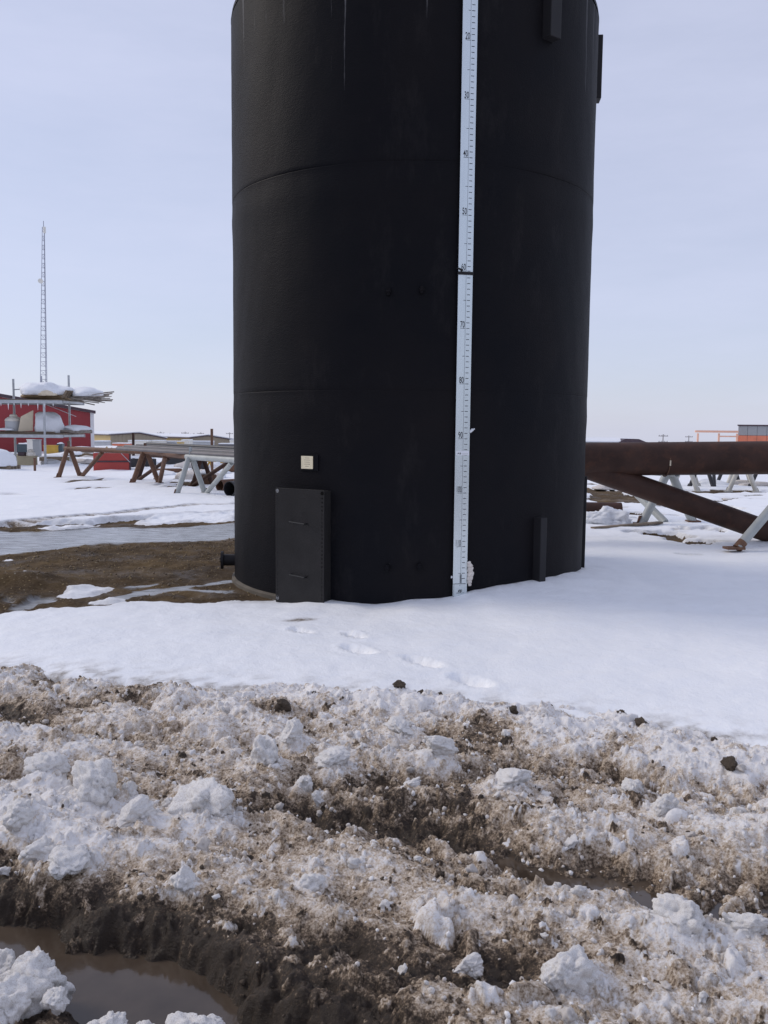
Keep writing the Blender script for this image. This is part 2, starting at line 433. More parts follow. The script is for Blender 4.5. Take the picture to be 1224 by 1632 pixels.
def ground_fields(x, y):
    n1 = fbm(x, y, 0.35, 4, 1); n2 = fbm(x, y, 2.2, 4, 2); n3 = fbm(x, y, 9.0, 3, 3)
    dist = np.hypot(x, y)
    snow = 0.045 + 0.03 * n1 + 0.008 * n2 + 0.004 * n3 + 0.007 * np.abs(fbm(x * 0.6 + y * 0.25, y * 1.7, 1.6, 4, 12))
    rip = pn(x * 0.9 + 4, y * 3.5)
    snow = snow + 0.010 * rip * sst(0.5, 3, y - yb(x))
    dx, dy = x - TCX, y - TCY
    rr = np.hypot(dx, dy) - TR; ph = np.arctan2(dx, -dy)
    cz = np.interp(ph, PHI, PHZ)
    w = np.exp(-(np.maximum(rr, 0) / 0.9) ** 1.3)
    snow = snow * (1 - w) + (cz + 0.012 * n2 * sst(0, 0.2, rr) + 0.008 * pn(x * 5, y * 5) * w) * w
    # thawed ground
    e = 0.16 * fbm(x, y, 1.3, 4, 5) + 0.035 * n3
    sd = poly_sd(x, y, THAW) + e
    near = np.zeros_like(x) + 9.0
    for p in ISLES: near = np.minimum(near, poly_sd(x, y, p) + 0.35 * e)
    sd_main = sd
    sd = np.maximum(sd, -near)
    fm = np.full(x.shape, 9.0)
    for p in FARMUD: fm = np.minimum(fm, poly_sd(x, y, p) + 0.9 * fbm(x, y, 0.9, 4, 8) + 0.1)
    sd = np.minimum(sd, fm)
    mud_m = sst(0.03, -0.03, sd)
    wet = poly_sd(x, y, ICE) + 0.45 * fbm(x, y, 0.55, 5, 9)
    wl_ = np.full(x.shape, 9.0)
    for p in WETS: wl_ = np.minimum(wl_, poly_sd(x, y, p) + 0.05 * fbm(x, y, 5, 4, 10))
    ice_m = np.maximum(sst(0.05, -0.10, wet), 0.9 * sst(0.015, -0.02, wl_)) * mud_m
    mud = -0.03 + 0.03 * fbm(x, y, 0.9, 4, 6) + 0.018 * fbm(x, y, 5, 5, 7) + 0.012 * np.abs(fbm(x, y, 13, 3, 8))
    lump = np.exp(-(((x + 3.75) / 0.5) ** 2 + ((y - 8.9) / 0.35) ** 2)) * 0.12 + np.exp(-(((x + 3.6) / 0.4) ** 2 + ((y - 8.0) / 0.3) ** 2)) * 0.06
    mud = mud + lump * (1 + 0.5 * n2)
    mud = np.where(ice_m > 0.02, mud * (1 - ice_m) + ice_m * (-0.032 + 0.003 * n2), mud)
    padz = np.where(np.abs(rr) < 0.35, -0.035 + 0.01 * n2, mud)
    mud = mud + (padz - mud) * sst(0.35, 0.0, rr) * sst(-0.05, 0.0, 0.3 - rr + 0.3)
    edge = sst(0.10, -0.02, sd)
    thin = sst(0.1, -0.2, sd_main)
    snow = snow * (1 - thin) + (mud + 0.028 + 0.01 * n2) * thin
    z = snow * (1 - edge) + mud * edge
    # tyre tread printed into the snow edge
    d, s = line_d(x, y, TRACK)
    tr = sst(0.26, 0.18, d) * sst(0.3, 0.6, fbm(x, y, 0.5, 2, 4) + 0.85)
    lug = 0.5 + 0.5 * np.sin(s * 2 * math.pi / 0.26 + np.sign(d) * 0)
    z = z - tr * (0.02 + 0.03 * lug) * (1 - mud_m)
    # boot prints
    fresh = np.zeros_like(x)
    for (c, a, b), k in zip(STEPS, range(9)):
        ux = (x - c[0]) * STEP_DIR[0] + (y - c[1]) * STEP_DIR[1]; uy = -(x - c[0]) * STEP_DIR[1] + (y - c[1]) * STEP_DIR[0]
        q = np.sqrt((ux / a) ** 2 + (uy / b) ** 2) + 0.18 * fbm(x, y, 14, 3, 20 + k)
        z = z - 0.055 * sst(1.08, 0.68, q) * (1 + 0.25 * n3) + 0.012 * np.exp(-((q - 1.35) / 0.22) ** 2)
        fresh = np.maximum(fresh, sst(1.3, 0.7, q))
    c = gp(565, 1019)
    z = z + 0.02 * np.exp(-((x - c[0]) ** 2 + (y - c[1]) ** 2) / 0.006) * (1 + n3)
    dirt = np.maximum(tr * (0.35 + 0.65 * lug), 0)
    dirt = np.maximum(dirt, sst(0.25, 0.0, sd) * (0.35 + 0.5 * n2) * 0.5)
    c1 = gp(480, 994)
    dirt = np.maximum(dirt, 0.9 * sst(1.0, 0.2, np.sqrt(((x - c1[0]) / 0.20) ** 2 + (((y - c1[1]) - 0.35 * (x - c1[0])) / 0.10) ** 2) + 0.5 * np.abs(n3)))
    dirt = np.maximum(dirt, 0.5 * np.exp(-np.maximum(rr, 0) / 0.035) * sst(-0.3, 0.5, n3))
    # ground falls away beyond the yard
    z = z - 4.6 * sst(62, 170, dist) - 0.016 * np.maximum(dist - 150, 0) + sst(25, 60, dist) * 0.25 * n1 + sst(24, 40, dist) * 0.05 * n2
    # ploughed track: the finely modelled slush lies over this dip
    spl = np.exp(-np.maximum(y - yb(x), 0) / 0.16) * sst(0.1, 0.7, fbm(x, y, 7, 4, 36) + 0.25)
    dirt = np.maximum(dirt, 0.55 * spl)
    dip = sst(0.0, 0.30, yb(x) - y) * sst(4.2, 3.7, np.abs(x + 0.2)) * sst(1.0, 1.6, y)
    z = z - 0.32 * dip
    side = sst(0.1, 0.6, yb(x) - y)
    mud_m = np.maximum(mud_m, side * sst(-0.1, 0.35, fbm(x, y, 1.5, 4, 31) + 0.1))
    dirt = np.maximum(dirt, side * 0.6)
    farstain = sst(26, 45, dist) * sst(0.25, 0.6, fbm(x, y, 0.16, 4, 33)) * 0.7
    mud_m = np.maximum(mud_m, farstain)
    return z, mud_m, ice_m, np.clip(dirt, 0, 1), fresh

def axis(lo, hi, step, far_lo, far_hi, g=1.16):
    a = list(np.arange(lo, hi + 1e-6, step)); s = step; v = hi
    while v < far_hi: s *= g; v += s; a.append(v)
    s = step; v = lo; pre = []
    while v > far_lo: s *= g; v -= s; pre.append(v)
    return np.array(pre[::-1] + a)
def grid_mesh(name, X, Y, Z):
    ny, nx = Z.shape
    co = np.stack([X, Y, Z], -1).reshape(-1, 3).astype(np.float32)
    i = np.arange(ny * nx).reshape(ny, nx)
    q = np.stack([i[:-1, :-1], i[:-1, 1:], i[1:, 1:], i[1:, :-1]], -1).reshape(-1, 4)
    me = bpy.data.meshes.new(name)
    me.vertices.add(len(co)); me.vertices.foreach_set('co', co.ravel())
    me.loops.add(q.size); me.loops.foreach_set('vertex_index', q.ravel().astype(np.int32))
    me.polygons.add(len(q)); me.polygons.foreach_set('loop_start', np.arange(0, q.size, 4, dtype=np.int32))
    me.polygons.foreach_set('loop_total', np.full(len(q), 4, np.int32))
    me.polygons.foreach_set('use_smooth', np.ones(len(q), bool))
    me.update(); me.validate()
    return me
def vattr(me, name, a):
    t = me.attributes.new(name, 'FLOAT', 'POINT'); t.data.foreach_set('value', np.ascontiguousarray(a, np.float32).ravel())

gx = axis(-7.5, 7.5, 0.034, -3500, 3500, 1.13); gy = axis(4.2, 18.0, 0.034, -60, 5000, 1.09)
GX, GY = np.meshgrid(gx, gy)
gz, g_mud, g_ice, g_dirt, g_fresh = ground_fields(GX, GY)
me = grid_mesh('ground', GX, GY, gz)
for n_, a_ in (('mud', g_mud), ('ice', g_ice), ('dirt', g_dirt), ('fresh', g_fresh)): vattr(me, n_, a_)
def ground_z(x, y):
    return float(ground_fields(np.array([x], float), np.array([y], float))[0][0])

def ground_mat():
    t = NT('snow_and_mud')
    pos = t.tc.outputs['Object']
    mud, ice, dirt, fresh = (t.attr(k) for k in ('mud', 'ice', 'dirt', 'fresh'))
    sn = t.ramp(t.noise(2.2, 6, 0.6), [(0.3, (0.85, 0.872, 0.90)), (0.7, (0.90, 0.915, 0.93))])
    sn = t.mix(t.ramp(t.noise(48, 5, 0.7), [(0.66, (0, 0, 0)), (0.8, (0.35, 0.35, 0.35))]), sn, (0.45, 0.42, 0.40))
    sn = t.mix(fresh, sn, (0.93, 0.93, 0.92))
    dn = t.math('MULTIPLY', dirt, t.math('ADD', 0.55, t.ramp(t.noise(26, 6, 0.7), [(0.35, (0, 0, 0)), (0.65, (1, 1, 1))])), True)
    sn = t.mix(dn, sn, (0.16, 0.12, 0.08))
    m1 = t.noise(1.3, 6, 0.65); m2 = t.noise(38, 5, 0.7)
    mc = t.ramp(m1, [(0.34, (0.036, 0.022, 0.012)), (0.5, (0.072, 0.045, 0.022)), (0.66, (0.14, 0.092, 0.042))])
    mc = t.mix(t.ramp(m2, [(0.4, (0, 0, 0)), (0.75, (0.6, 0.6, 0.6))]), mc, (0.17, 0.125, 0.07))
    vo = t.n.new('ShaderNodeTexVoronoi'); vo.inputs['Scale'].default_value = 24; t.link(pos, vo.inputs['Vector'])
    peb = t.math('MULTIPLY', t.ramp(vo.outputs['Distance'], [(0.16, (1, 1, 1)), (0.26, (0, 0, 0))]), t.ramp(t.noise(5, 3), [(0.48, (0, 0, 0)), (0.6, (0.8, 0.8, 0.8))]))
    mc = t.mix(peb, mc, t.mix(vo.outputs['Color'], (0.32, 0.22, 0.09), (0.30, 0.28, 0.24)))
    ic = t.ramp(t.noise(3.2, 6, 0.65, stretch=(1, 2.5, 1)), [(0.34, (0.13, 0.125, 0.115)), (0.5, (0.29, 0.30, 0.305)), (0.68, (0.46, 0.48, 0.50))])
    im = t.math('MULTIPLY', ice, t.ramp(t.math('ADD', t.noise(7, 6, 0.65, stretch=(1, 3, 1)), t.math('MULTIPLY', ice, 0.22)), [(0.44, (0, 0, 0)), (0.58, (1, 1, 1))]))
    gc = t.mix(im, mc, ic)
    mn = t.math('ADD', mud, t.math('MULTIPLY', t.math('SUBTRACT', t.noise(30, 5, 0.7), 0.5), 0.7))
    mm = t.ramp(mn, [(0.42, (0, 0, 0)), (0.58, (1, 1, 1))])
    t.set(Base_Color=t.mix(mm, sn, gc))
    wet = t.ramp(t.noise(1.7, 4), [(0.36, (0.5,) * 3), (0.52, (0.92,) * 3)])
    rg = t.mix(im, wet, (0.22, 0.22, 0.22))
    t.set(Roughness=t.mix(mm, (0.62, 0.62, 0.62), rg), Specular_IOR_Level=t.mix(mm, (0.3, 0.3, 0.3), t.mix(im, (0.16, 0.16, 0.16), (0.4, 0.4, 0.4))))
    hs = t.math('ADD', t.noise(16, 5, 0.65), t.math('MULTIPLY', t.noise(90, 3), 0.25))
    hm = t.math('MULTIPLY', t.noise(45, 6, 0.75), 2.0)
    h = t.mix(mm, hs, t.mix(im, hm, t.math('MULTIPLY', hs, 0.25)))
    t.bump(h, 0.6, 0.018)
    return t.m
tag(link('ground', me, ground_mat()), kind='structure')

BIG = [(148, 1278, 95, 85, 0, 'large white snow boulder left of the small dark puddle'), (72, 1250, 75, 50, 1, 'rounded white snow chunk just left of the large boulder'), (215, 1308, 65, 50, 2, 'rounded snow chunk at the foot of the large boulder'),
       (318, 1300, 110, 85, 3, 'broad heap-like snow chunk right of the small puddle'), (205, 1262, 30, 38, 4, 'small upright snow block behind the large boulder'), (485, 1243, 38, 44, 5, 'pale square snow block by the dark mud strip'), (508, 1254, 24, 30, 6, 'small snow wedge leaning on the pale square block'),
       (420, 1212, 60, 70, 0, 'tall tilted snow slab on the ridge left of the mud strip'), (530, 1216, 62, 34, 1, 'flat snow slab lying across the dark mud strip'), (812, 1250, 84, 34, 2, 'long flat snow slab right of centre'), (655, 1243, 42, 30, 3, 'small white snow cap in the middle of the rut'),
       (1062, 1292, 46, 50, 4, 'pointed snow shard standing on the right ridge'), (1085, 1490, 80, 72, 5, 'crumbly white snow chunk beside the right wet rut'), (1195, 1500, 66, 40, 6, 'white snow chunk at the right edge'), (912, 1562, 92, 84, 0, 'large smooth snow block near the bottom right'),
       (98, 1395, 90, 50, 1, 'white snow tongue hanging over the dark mud bank'), (62, 1370, 70, 46, 2, 'white snow chunk at left above the mud bank'), (495, 1412, 42, 34, 4, 'small bright snow chunk in the lower centre'), (700, 1205, 60, 40, 5, 'rounded snow chunk on the crest right of centre'),
       (465, 1180, 48, 44, 6, 'white snow block on the crest left of centre'), (1010, 1240, 50, 34, 0, 'rounded snow chunk on the right ridge'), (640, 1160, 60, 30, 3, 'flattish snow chunk on the crest line'), (30, 1330, 60, 50, 5, 'snow chunk at the left edge above the mud'),
       (750, 1530, 44, 36, 2, 'snow chunk low in the centre right'), (290, 1420, 46, 34, 6, 'small snow chunk on the lip of the mud bank')]
HEAPS = [(gp(x, y, 0.05)[0], gp(x, y, 0.05)[1] + 0.02, w / FPX * math.hypot(gp(x, y)[1], EYE) / 2) for x, y, w, h, v, lab in BIG]
# ------------------------------------------------------------------ ploughed slush with its ruts
S = 0.0065
sx = np.arange(-4.2, 3.8, S); sy = np.arange(1.3, 6.5, S)
SX, SY = np.meshgrid(sx, sy)
MAIN = [(-4.4, 4.3), (-2.6, 3.38), (-1.7, 2.94), (-1.25, 2.70), (-0.92, 2.56), (-0.60, 2.38), (-0.35, 2.20), (-0.14, 2.0), (0.1, 1.65), (0.2, 1.4)]
RUT2 = [(-4.4, 4.5), (-3, 4.2), (-2.2, 3.98), (-1.44, 3.80), (-1.05, 3.67), (-0.6, 3.74), (-0.2, 3.92), (0.09, 3.88), (0.75, 4.12), (1.5, 3.75), (2.3, 3.4), (3, 3.0), (4, 2.5)]
RUT3 = [(-0.3, 3.62), (0.09, 3.46), (0.42, 3.25), (0.79, 3.07), (1.0, 2.93), (1.38, 2.92), (2.0, 2.8), (3, 2.5), (4, 2.1)]
YBn = yb(SX) + 0.10 * fbm(SX, SY, 1.6, 3, 40)
dB = YBn - SY                                       # > 0 inside the track
d1, _ = line_d(SX, SY, MAIN); d2, _ = line_d(SX, SY, RUT2); d3, _ = line_d(SX, SY, RUT3)
f1 = fbm(SX, SY, 1.1, 4, 41); f2 = fbm(SX, SY, 3.5, 4, 42); f3 = fbm(SX, SY, 11, 4, 43)
d1 = d1 + 0.06 * f2 + 0.02 * f3; d2 = d2 + 0.07 * f2 + 0.03 * f3; d3 = d3 + 0.06 * f2 + 0.03 * f3
RX, RY = SX * 0.93 - SY * 0.37, SX * 0.37 + SY * 0.93          # along and across the ruts
str1 = fbm(RX * 0.45, RY * 1.9, 1.3, 4, 44); str2 = fbm(RX * 0.5, RY * 1.8, 4.5, 4, 45)
base = 0.02 + 0.05 * str1 + 0.022 * str2 + 0.02 * f1 + 0.018 * f2 + 0.012 * f3
base += 0.05 * np.exp(-((dB - 0.26) / 0.22) ** 2) * (1 + 0.5 * f2)
base -= 0.17 * np.exp(-(d1 / 0.19) ** 4)
base += 0.05 * np.exp(-((d1 - 0.48) / 0.18) ** 2)
base -= 0.10 * np.exp(-(d2 / 0.13) ** 2) * sst(-0.5, 0.4, f1 + 0.3)
base -= 0.10 * np.exp(-(d3 / 0.13) ** 2)
base += 0.03 * np.exp(-((d3 - 0.33) / 0.12) ** 2)
clean = 0.625 + 0.13 * f1 + 0.22 * str1 + 0.14 * str2 + 0.10 * f2
clean += 0.28 * np.exp(-((dB - 0.18) / 0.25) ** 2)
clean += 0.16 * sst(0.2, 1.4, SX) * sst(1.5, 0.4, dB)
clean += 0.22 * np.exp(-(((SX + 1.15) / 0.55) ** 2 + ((SY - 3.2) / 0.28) ** 2))
clean -= 0.72 * np.exp(-(np.maximum(d1 - 0.14, 0) / 0.19) ** 2.4)
clean -= 0.40 * np.exp(-(d2 / 0.13) ** 2) * sst(-0.4, 0.3, f1 + 0.25)
clean -= 0.42 * np.exp(-(d3 / 0.14) ** 2)
clean -= 0.10 * np.exp(-(((SX - 0.3) / 0.9) ** 2 + ((SY - 3.55) / 0.35) ** 2))
for mx, my, mr in ((-1.95, 5.3, 0.28), (-2.35, 5.5, 0.25), (-1.42, 5.05, 0.26), (-0.62, 4.8, 0.15), (0.55, 4.55, 0.2), (1.25, 4.3, 0.16), (0.35, 2.45, 0.22), (-2.0, 4.75, 0.22), (1.9, 3.6, 0.18)):
    clean -= 0.42 * np.exp(-((SX - mx) ** 2 + ((SY - my) * 1.4) ** 2) / mr ** 2 * (1 + 0.8 * f2))
for hx, hy, hw in HEAPS:
    q_ = np.hypot(SX - hx, SY - hy) / hw + 0.25 * f2 + 0.1 * f3
    clean += 0.25 * sst(1.6, 0.8, q_); base += 0.35 * hw * sst(1.6, 0.3, q_)
clean = np.clip(clean, 0.02, 0.95)
hgt = base.copy(); cln = clean.copy()
W = {}
for q, fr in ((0, 8.0), (1, 22.0), (2, 55.0), (3, 140.0)):
    W[q] = (fbm(SX, SY, fr, 2, 50 + q).astype(np.float32), fbm(SX, SY, fr, 2, 60 + q).astype(np.float32), 1.0 / fr)
def stamp(n, r0, r1, hk, spread, lift=0.25, p=1.6):
    cx = RNG.uniform(sx[0], sx[-1], n); cy = RNG.uniform(sy[0], sy[-1], n)
    rr = r0 * (r1 / r0) ** (RNG.random(n) ** p)
    q = 0 if r1 > 0.06 else 1 if r1 > 0.028 else 2 if r1 > 0.013 else 3
    wx, wy, wl0 = W[q]
    asp = RNG.uniform(0.45, 1.0, n); th = RNG.random(n) * math.pi; rnd = RNG.normal(0, 1, n); keep = RNG.random(n)
    tx = RNG.normal(0, 0.35, n); ty = RNG.normal(0, 0.35, n)
    for k in range(n):
        j = int((cx[k] - sx[0]) / S); i = int((cy[k] - sy[0]) / S); r = rr[k]
        if dB[i, j] < -0.02 + r * 0.3 - 0.22 * (keep[k] ** 6): continue
        c0 = clean[i, j]
        if keep[k] > 0.35 + 0.75 * c0 and r > 0.02: continue
        if r > 0.05 and c0 < 0.30: continue
        m = int(r * 1.5 / S) + 2
        i0, i1, j0, j1 = max(i - m, 0), min(i + m + 1, len(sy)), max(j - m, 0), min(j + m + 1, len(sx))
        X = SX[i0:i1, j0:j1] - cx[k]; Y = SY[i0:i1, j0:j1] - cy[k]
        X = X + wx[i0:i1, j0:j1] * r * 0.8; Y = Y + wy[i0:i1, j0:j1] * r * 0.8
        c, s = math.cos(th[k]), math.sin(th[k])
        u = (X * c + Y * s) / r; v = (-X * s + Y * c) / (r * asp[k])
        d = u * u + v * v
        top = np.sqrt(np.clip(1 - d, 0, 1)) ** 0.8
        h = 0.45 * base[i, j] + 0.55 * base[i0:i1, j0:j1] + r * (hk * top * (1 + tx[k] * u + ty[k] * v) + lift - 0.55)
        sub = hgt[i0:i1, j0:j1]; msk = (d < 1) & (h > sub)
        sub[msk] = h[msk]
        cv = min(max(c0 + spread * rnd[k] + 0.06, 0.0), 1.0)
        cln[i0:i1, j0:j1][msk] = cv
stamp(150, 0.06, 0.13, 0.7, 0.14, 0.3)
stamp(1700, 0.025, 0.06, 0.8, 0.19)
stamp(9500, 0.012, 0.028, 1.15, 0.22)
stamp(21000, 0.006, 0.013, 1.2, 0.2)
hgt += 0.006 * np.abs(fbm(SX, SY, 38, 4, 70)) + 0.0025 * fbm(SX, SY, 95, 2, 71)
wetm = np.clip(np.exp(-(np.maximum(d1 - 0.05, 0) / 0.2) ** 2) + 0.8 * np.exp(-(d2 / 0.12) ** 2) * sst(-0.4, 0.3, f1 + 0.25) + 0.9 * np.exp(-(d3 / 0.12) ** 2), 0, 1)
hgt = hgt - 0.34 * sst(0.02, -0.30, dB + 0.03 * f3)
hgt = hgt - 0.25 * sst(3.65, 3.95, np.abs(SX + 0.2) + 0.15 * f2) - 0.25 * sst(1.55, 1.35, SY)
me = grid_mesh('slush_road', SX, SY, hgt)
vattr(me, 'clean', cln); vattr(me, 'wet', wetm)
def slush_z(x, y):
    j = int(np.clip((x - sx[0]) / S, 0, len(sx) - 1)); i = int(np.clip((y - sy[0]) / S, 0, len(sy) - 1))
    return float(hgt[i, j])
def slush_mat():
    t = NT('ploughed_slush')
    a = t.attr('clean'); w = t.attr('wet')
    n1 = t.math('SUBTRACT', t.noise(30, 7, 0.76), 0.5); n2 = t.math('SUBTRACT', t.noise(110, 4, 0.7), 0.5)
    k = t.math('ADD', t.math('ADD', a, t.math('MULTIPLY', n1, 1.25)), t.math('MULTIPLY', n2, 1.0))
    col = t.ramp(k, [(0.10, (0.034, 0.023, 0.015)), (0.27, (0.085, 0.058, 0.037)), (0.39, (0.25, 0.183, 0.122)), (0.56, (0.53, 0.43, 0.325)), (0.75, (0.77, 0.705, 0.635)), (0.94, (0.90, 0.88, 0.865))])
    dry = t.ramp(k, [(0.2, (0.55,) * 3), (0.6, (0.6,) * 3)])
    rough = t.mix(t.math('MULTIPLY', w, 0.8), dry, t.ramp(t.noise(30, 4), [(0.4, (0.25,) * 3), (0.65, (0.6,) * 3)]))
    t.set(Base_Color=col, Roughness=rough, Specular_IOR_Level=0.35)
    h = t.math('ADD', t.noise(70, 6, 0.75), t.math('MULTIPLY', t.noise(260, 3, 0.6), 0.35))
    t.bump(h, 0.85, 0.012)
    return t.m
tag(link('slush_road', me, slush_mat()), kind='structure')

def water_mat():
    t = NT('muddy_water')
    t.set(Base_Color=t.ramp(t.noise(4, 4), [(0.35, (0.050, 0.036, 0.025)), (0.65, (0.085, 0.063, 0.045))]), Roughness=0.09, Specular_IOR_Level=0.5)
    t.bump(t.noise(14, 3), 0.06, 0.01)
    return t.m
M['water'] = water_mat()
def puddle(pts, z):
    mb = MB(); mb.add([(x, y, z) for x, y in pts], [tuple(range(len(pts)))])
    return tag(mb.build('puddle', M['water']), kind='structure')
puddle([(-2.4, 3.05), (-1.6, 2.55), (-1.0, 2.25), (-0.55, 2.05), (-0.1, 1.65), (0.25, 1.55), (0.1, 2.1), (-0.3, 2.45), (-0.8, 2.75), (-1.3, 2.98), (-2.0, 3.35)], -0.088)
puddle([(-1.6, 3.65), (-1.0, 3.5), (-0.5, 3.6), (-0.5, 3.85), (-1.0, 3.85), (-1.6, 3.95)], -0.052)
puddle([(-0.4, 3.75), (0.2, 3.72), (0.3, 4.0), (-0.3, 4.05)], -0.048)
puddle([(0.3, 3.1), (0.9, 2.75), (1.9, 2.6), (2.4, 2.7), (1.7, 3.05), (1.0, 3.15), (0.5, 3.4)], -0.052)

# ================================================================== THE TANK
tank = thing('storage_tank', 'huge black cylindrical storage tank with a white gauge board standing in the snow', 'tank', (TCX, TCY, 0))
RING1, RING2, ZTOP = 3.91, 1.95, 5.72
def shell_mesh():
    zs = list(np.arange(0.0, ZTOP + 0.001, 0.05))
    for r in (RING1, RING2): zs += [r - 0.016, r - 0.009, r - 0.003, r, r + 0.003, r + 0.009]
    zs = np.array(sorted(set(np.round(zs, 4)))); th = np.linspace(0, 2 * np.pi, 241)[:-1]
    TH, Z = np.meshgrid(th, zs)
    cx_, sn_ = np.cos(TH) * 3, np.sin(TH) * 3
    R = TR + 0.005 * fbm(cx_ + 20, Z * 0.6 + sn_, 0.8, 3, 81) + 0.002 * fbm(TH * 8, Z * 3, 1, 3, 82)
    for r in (RING1, RING2):
        R += (0.004 * sst(r - 0.02, r + 0.0, Z) - 0.004 * sst(r, r + 0.5, Z)) * (0.55 + 0.45 * pn(TH * 1.5 + r, Z * 0 + 3))
        R += 0.005 * np.exp(-((Z - r + 0.22) / 0.12) ** 2)
        R -= (0.005 if r < 3 else 0.008) * np.clip(0.6 + 0.8 * pn(TH * 2.0 + r * 5, Z * 0 + 9), 0.05, 1) * np.exp(-((Z - r) / 0.004) ** 2)
    X = R * np.cos(TH); Y = R * np.sin(TH); ny, nx = Z.shape
    co = np.stack([X, Y, Z], -1).reshape(-1, 3); i = np.arange(ny * nx).reshape(ny, nx); j = np.roll(i, -1, 1)
    q = np.stack([i[:-1], j[:-1], j[1:], i[1:]], -1).reshape(-1, 4)
    m_ = bpy.data.meshes.new('shell'); m_.from_pydata(co.tolist(), [], q.tolist()); return m_
o = link('shell', shell_mesh(), M['shell'], tank, True); o.location = tank.location
o.matrix_parent_inverse = Matrix.Translation(-tank.location)
prof = [(TR + 0.004, ZTOP - 0.004), (TR - 0.005, ZTOP + 0.05), (TR - 0.05, ZTOP + 0.15), (TR - 0.16, ZTOP + 0.24), (1.0, ZTOP + 0.42), (0.02, ZTOP + 0.58)]
MB().lathe((TCX, TCY, 0), prof, 120).build('roof', M['shell'], tank, True)
MB().lathe((TCX, TCY, 0), [(TR - 0.02, 0.02), (TR + 0.012, 0.015), (TR + 0.03, 0.0), (TR + 0.035, -0.05), (TR - 0.02, -0.05)], 120).build('base_ring', M['base_ring'], tank, True)

def frame_at(phi_deg, r=TR):
    """local axes on the shell: t to the right, n outward, point at height 0"""
    a = math.radians(phi_deg)
    n = Vector((math.sin(a), -math.cos(a), 0)); t = Vector((math.cos(a), math.sin(a), 0))
    return Vector((TCX, TCY, 0)) + n * r, t, n
def local_box(mb, P, t, n, u0, u1, d0, d1, z0, z1):
    c = P + t * ((u0 + u1) / 2) + n * ((d0 + d1) / 2) + Vector((0, 0, (z0 + z1) / 2))
    R = Matrix((t, n, Vector((0, 0, 1)))).transposed()
    return mb.box(c, (u1 - u0, d1 - d0, z1 - z0), R)
# clean-out cover
P, t, n = frame_at(-31.0)
PW, Z0, Z1 = 0.275, -0.02, 1.055
body = MB(); local_box(body, P, t, n, -PW + 0.02, PW - 0.02, -0.06, 0.105, Z0, Z1 - 0.012)
cover = body.build('access_cover', M['door'], tank, bevel=0.004)
pm = MB(); local_box(pm, P, t, n, -PW, PW, 0.105, 0.117, Z0, Z1)
pm.build('cover_plate', M['door'], cover, bevel=0.003)
bolt_me = MB().tube((0, 0, 0), (0, 0.012, 0), 0.0085, 6).mesh('bolt'); bolt_me.materials.append(M['ink'])
big_me = MB().tube((0, 0, 0), (0, 0.012, 0), 0.018, 10).mesh('bolt'); big_me.materials.append(M['bolt'])
def put(me_, name, loc, rot, parent):
    ob = bpy.data.objects.new(name, me_); COL.objects.link(ob); ob.location = loc; ob.rotation_euler = rot
    ob.parent = parent; ob.matrix_parent_inverse = Matrix.Translation(-parent.location)
    return ob
RB = Matrix((t, n, Vector((0, 0, 1)))).transposed().to_euler()
def on(u, z, d=0.117): return P + t * u + n * d + Vector((0, 0, z))
for side in (-1, 1):
    for k in range(27):
        put(bolt_me, 'bolt', on(side * (PW - 0.022), 0.03 + k * 0.0365), RB, cover)
for u, z in ((-PW + 0.022, Z1 - 0.028), (PW - 0.022, Z1 - 0.03), (-PW + 0.022, 0.022)):
    part_label(put(big_me, 'bolt', on(u, z), RB, cover), 'shiny silver bolt in the corner of the cover')
for z in (0.74, 0.25):
    h = MB()
    a, b = on(-0.085, z + 0.012), on(0.085, z)
    h.tube(a, a + n * 0.04, 0.007, 8); h.tube(b, b + n * 0.04, 0.007, 8); h.tube(a + n * 0.04, b + n * 0.04, 0.007, 8)
    h.build('handle', M['rubber_handle'], cover, True)
# name plate on its bracket
P2, t2, n2 = frame_at(-30.2)
m_ = MB(); local_box(m_, P2, t2, n2, -0.095, 0.105, -0.01, 0.014, 1.218, 1.365); m_.build('plate_bracket', M['shell'], tank)
m_ = MB(); local_box(m_, P2, t2, n2, -0.078, 0.052, 0.014, 0.019, 1.235, 1.352); plate = m_.build('name_plate', M['brass'], tank)
m_ = MB()
for k, w_ in enumerate((0.05, 0.07, 0.064, 0.072, 0.04)):
    local_box(m_, P2, t2, n2, -0.013 - w_ / 2, -0.013 + w_ / 2, 0.019, 0.0198, 1.333 - k * 0.019, 1.336 - k * 0.019)
m_.build('engraving', M['wood'], plate)
# insulated cover strips
def strip(phi, w, d, z0, z1):
    Pq, tq, nq = frame_at(phi); q = MB(); local_box(q, Pq, tq, nq, -w / 2, w / 2, -0.03, d, z0, z1)
    return q.build('conduit_cover', M['strip'], tank, bevel=0.006)
strip(38.2, 0.085, 0.09, 0.05, 0.795)
strip(37.3, 0.135, 0.10, 5.065, 5.70)
strip(84.5, 0.16, 0.055, 5.03, 5.66)
strip(81.5, 0.05, 0.035, -0.02, 1.12)
# small lugs
for ph, z in ((-7.3, 2.80), (1.3, 2.815), (-6.9, 0.365), (1.7, 0.38)):
    Pq, tq, nq = frame_at(ph); q = MB()
    local_box(q, Pq, tq, nq, -0.012, 0.012, -0.02, 0.045, z - 0.03, z + 0.03)
    q.tube(Pq + nq * 0.04 + Vector((0, 0, z)) - tq * 0.02, Pq + nq * 0.04 + Vector((0, 0, z)) + tq * 0.02, 0.012, 8)
    q.build('lug', M['shell'], tank)
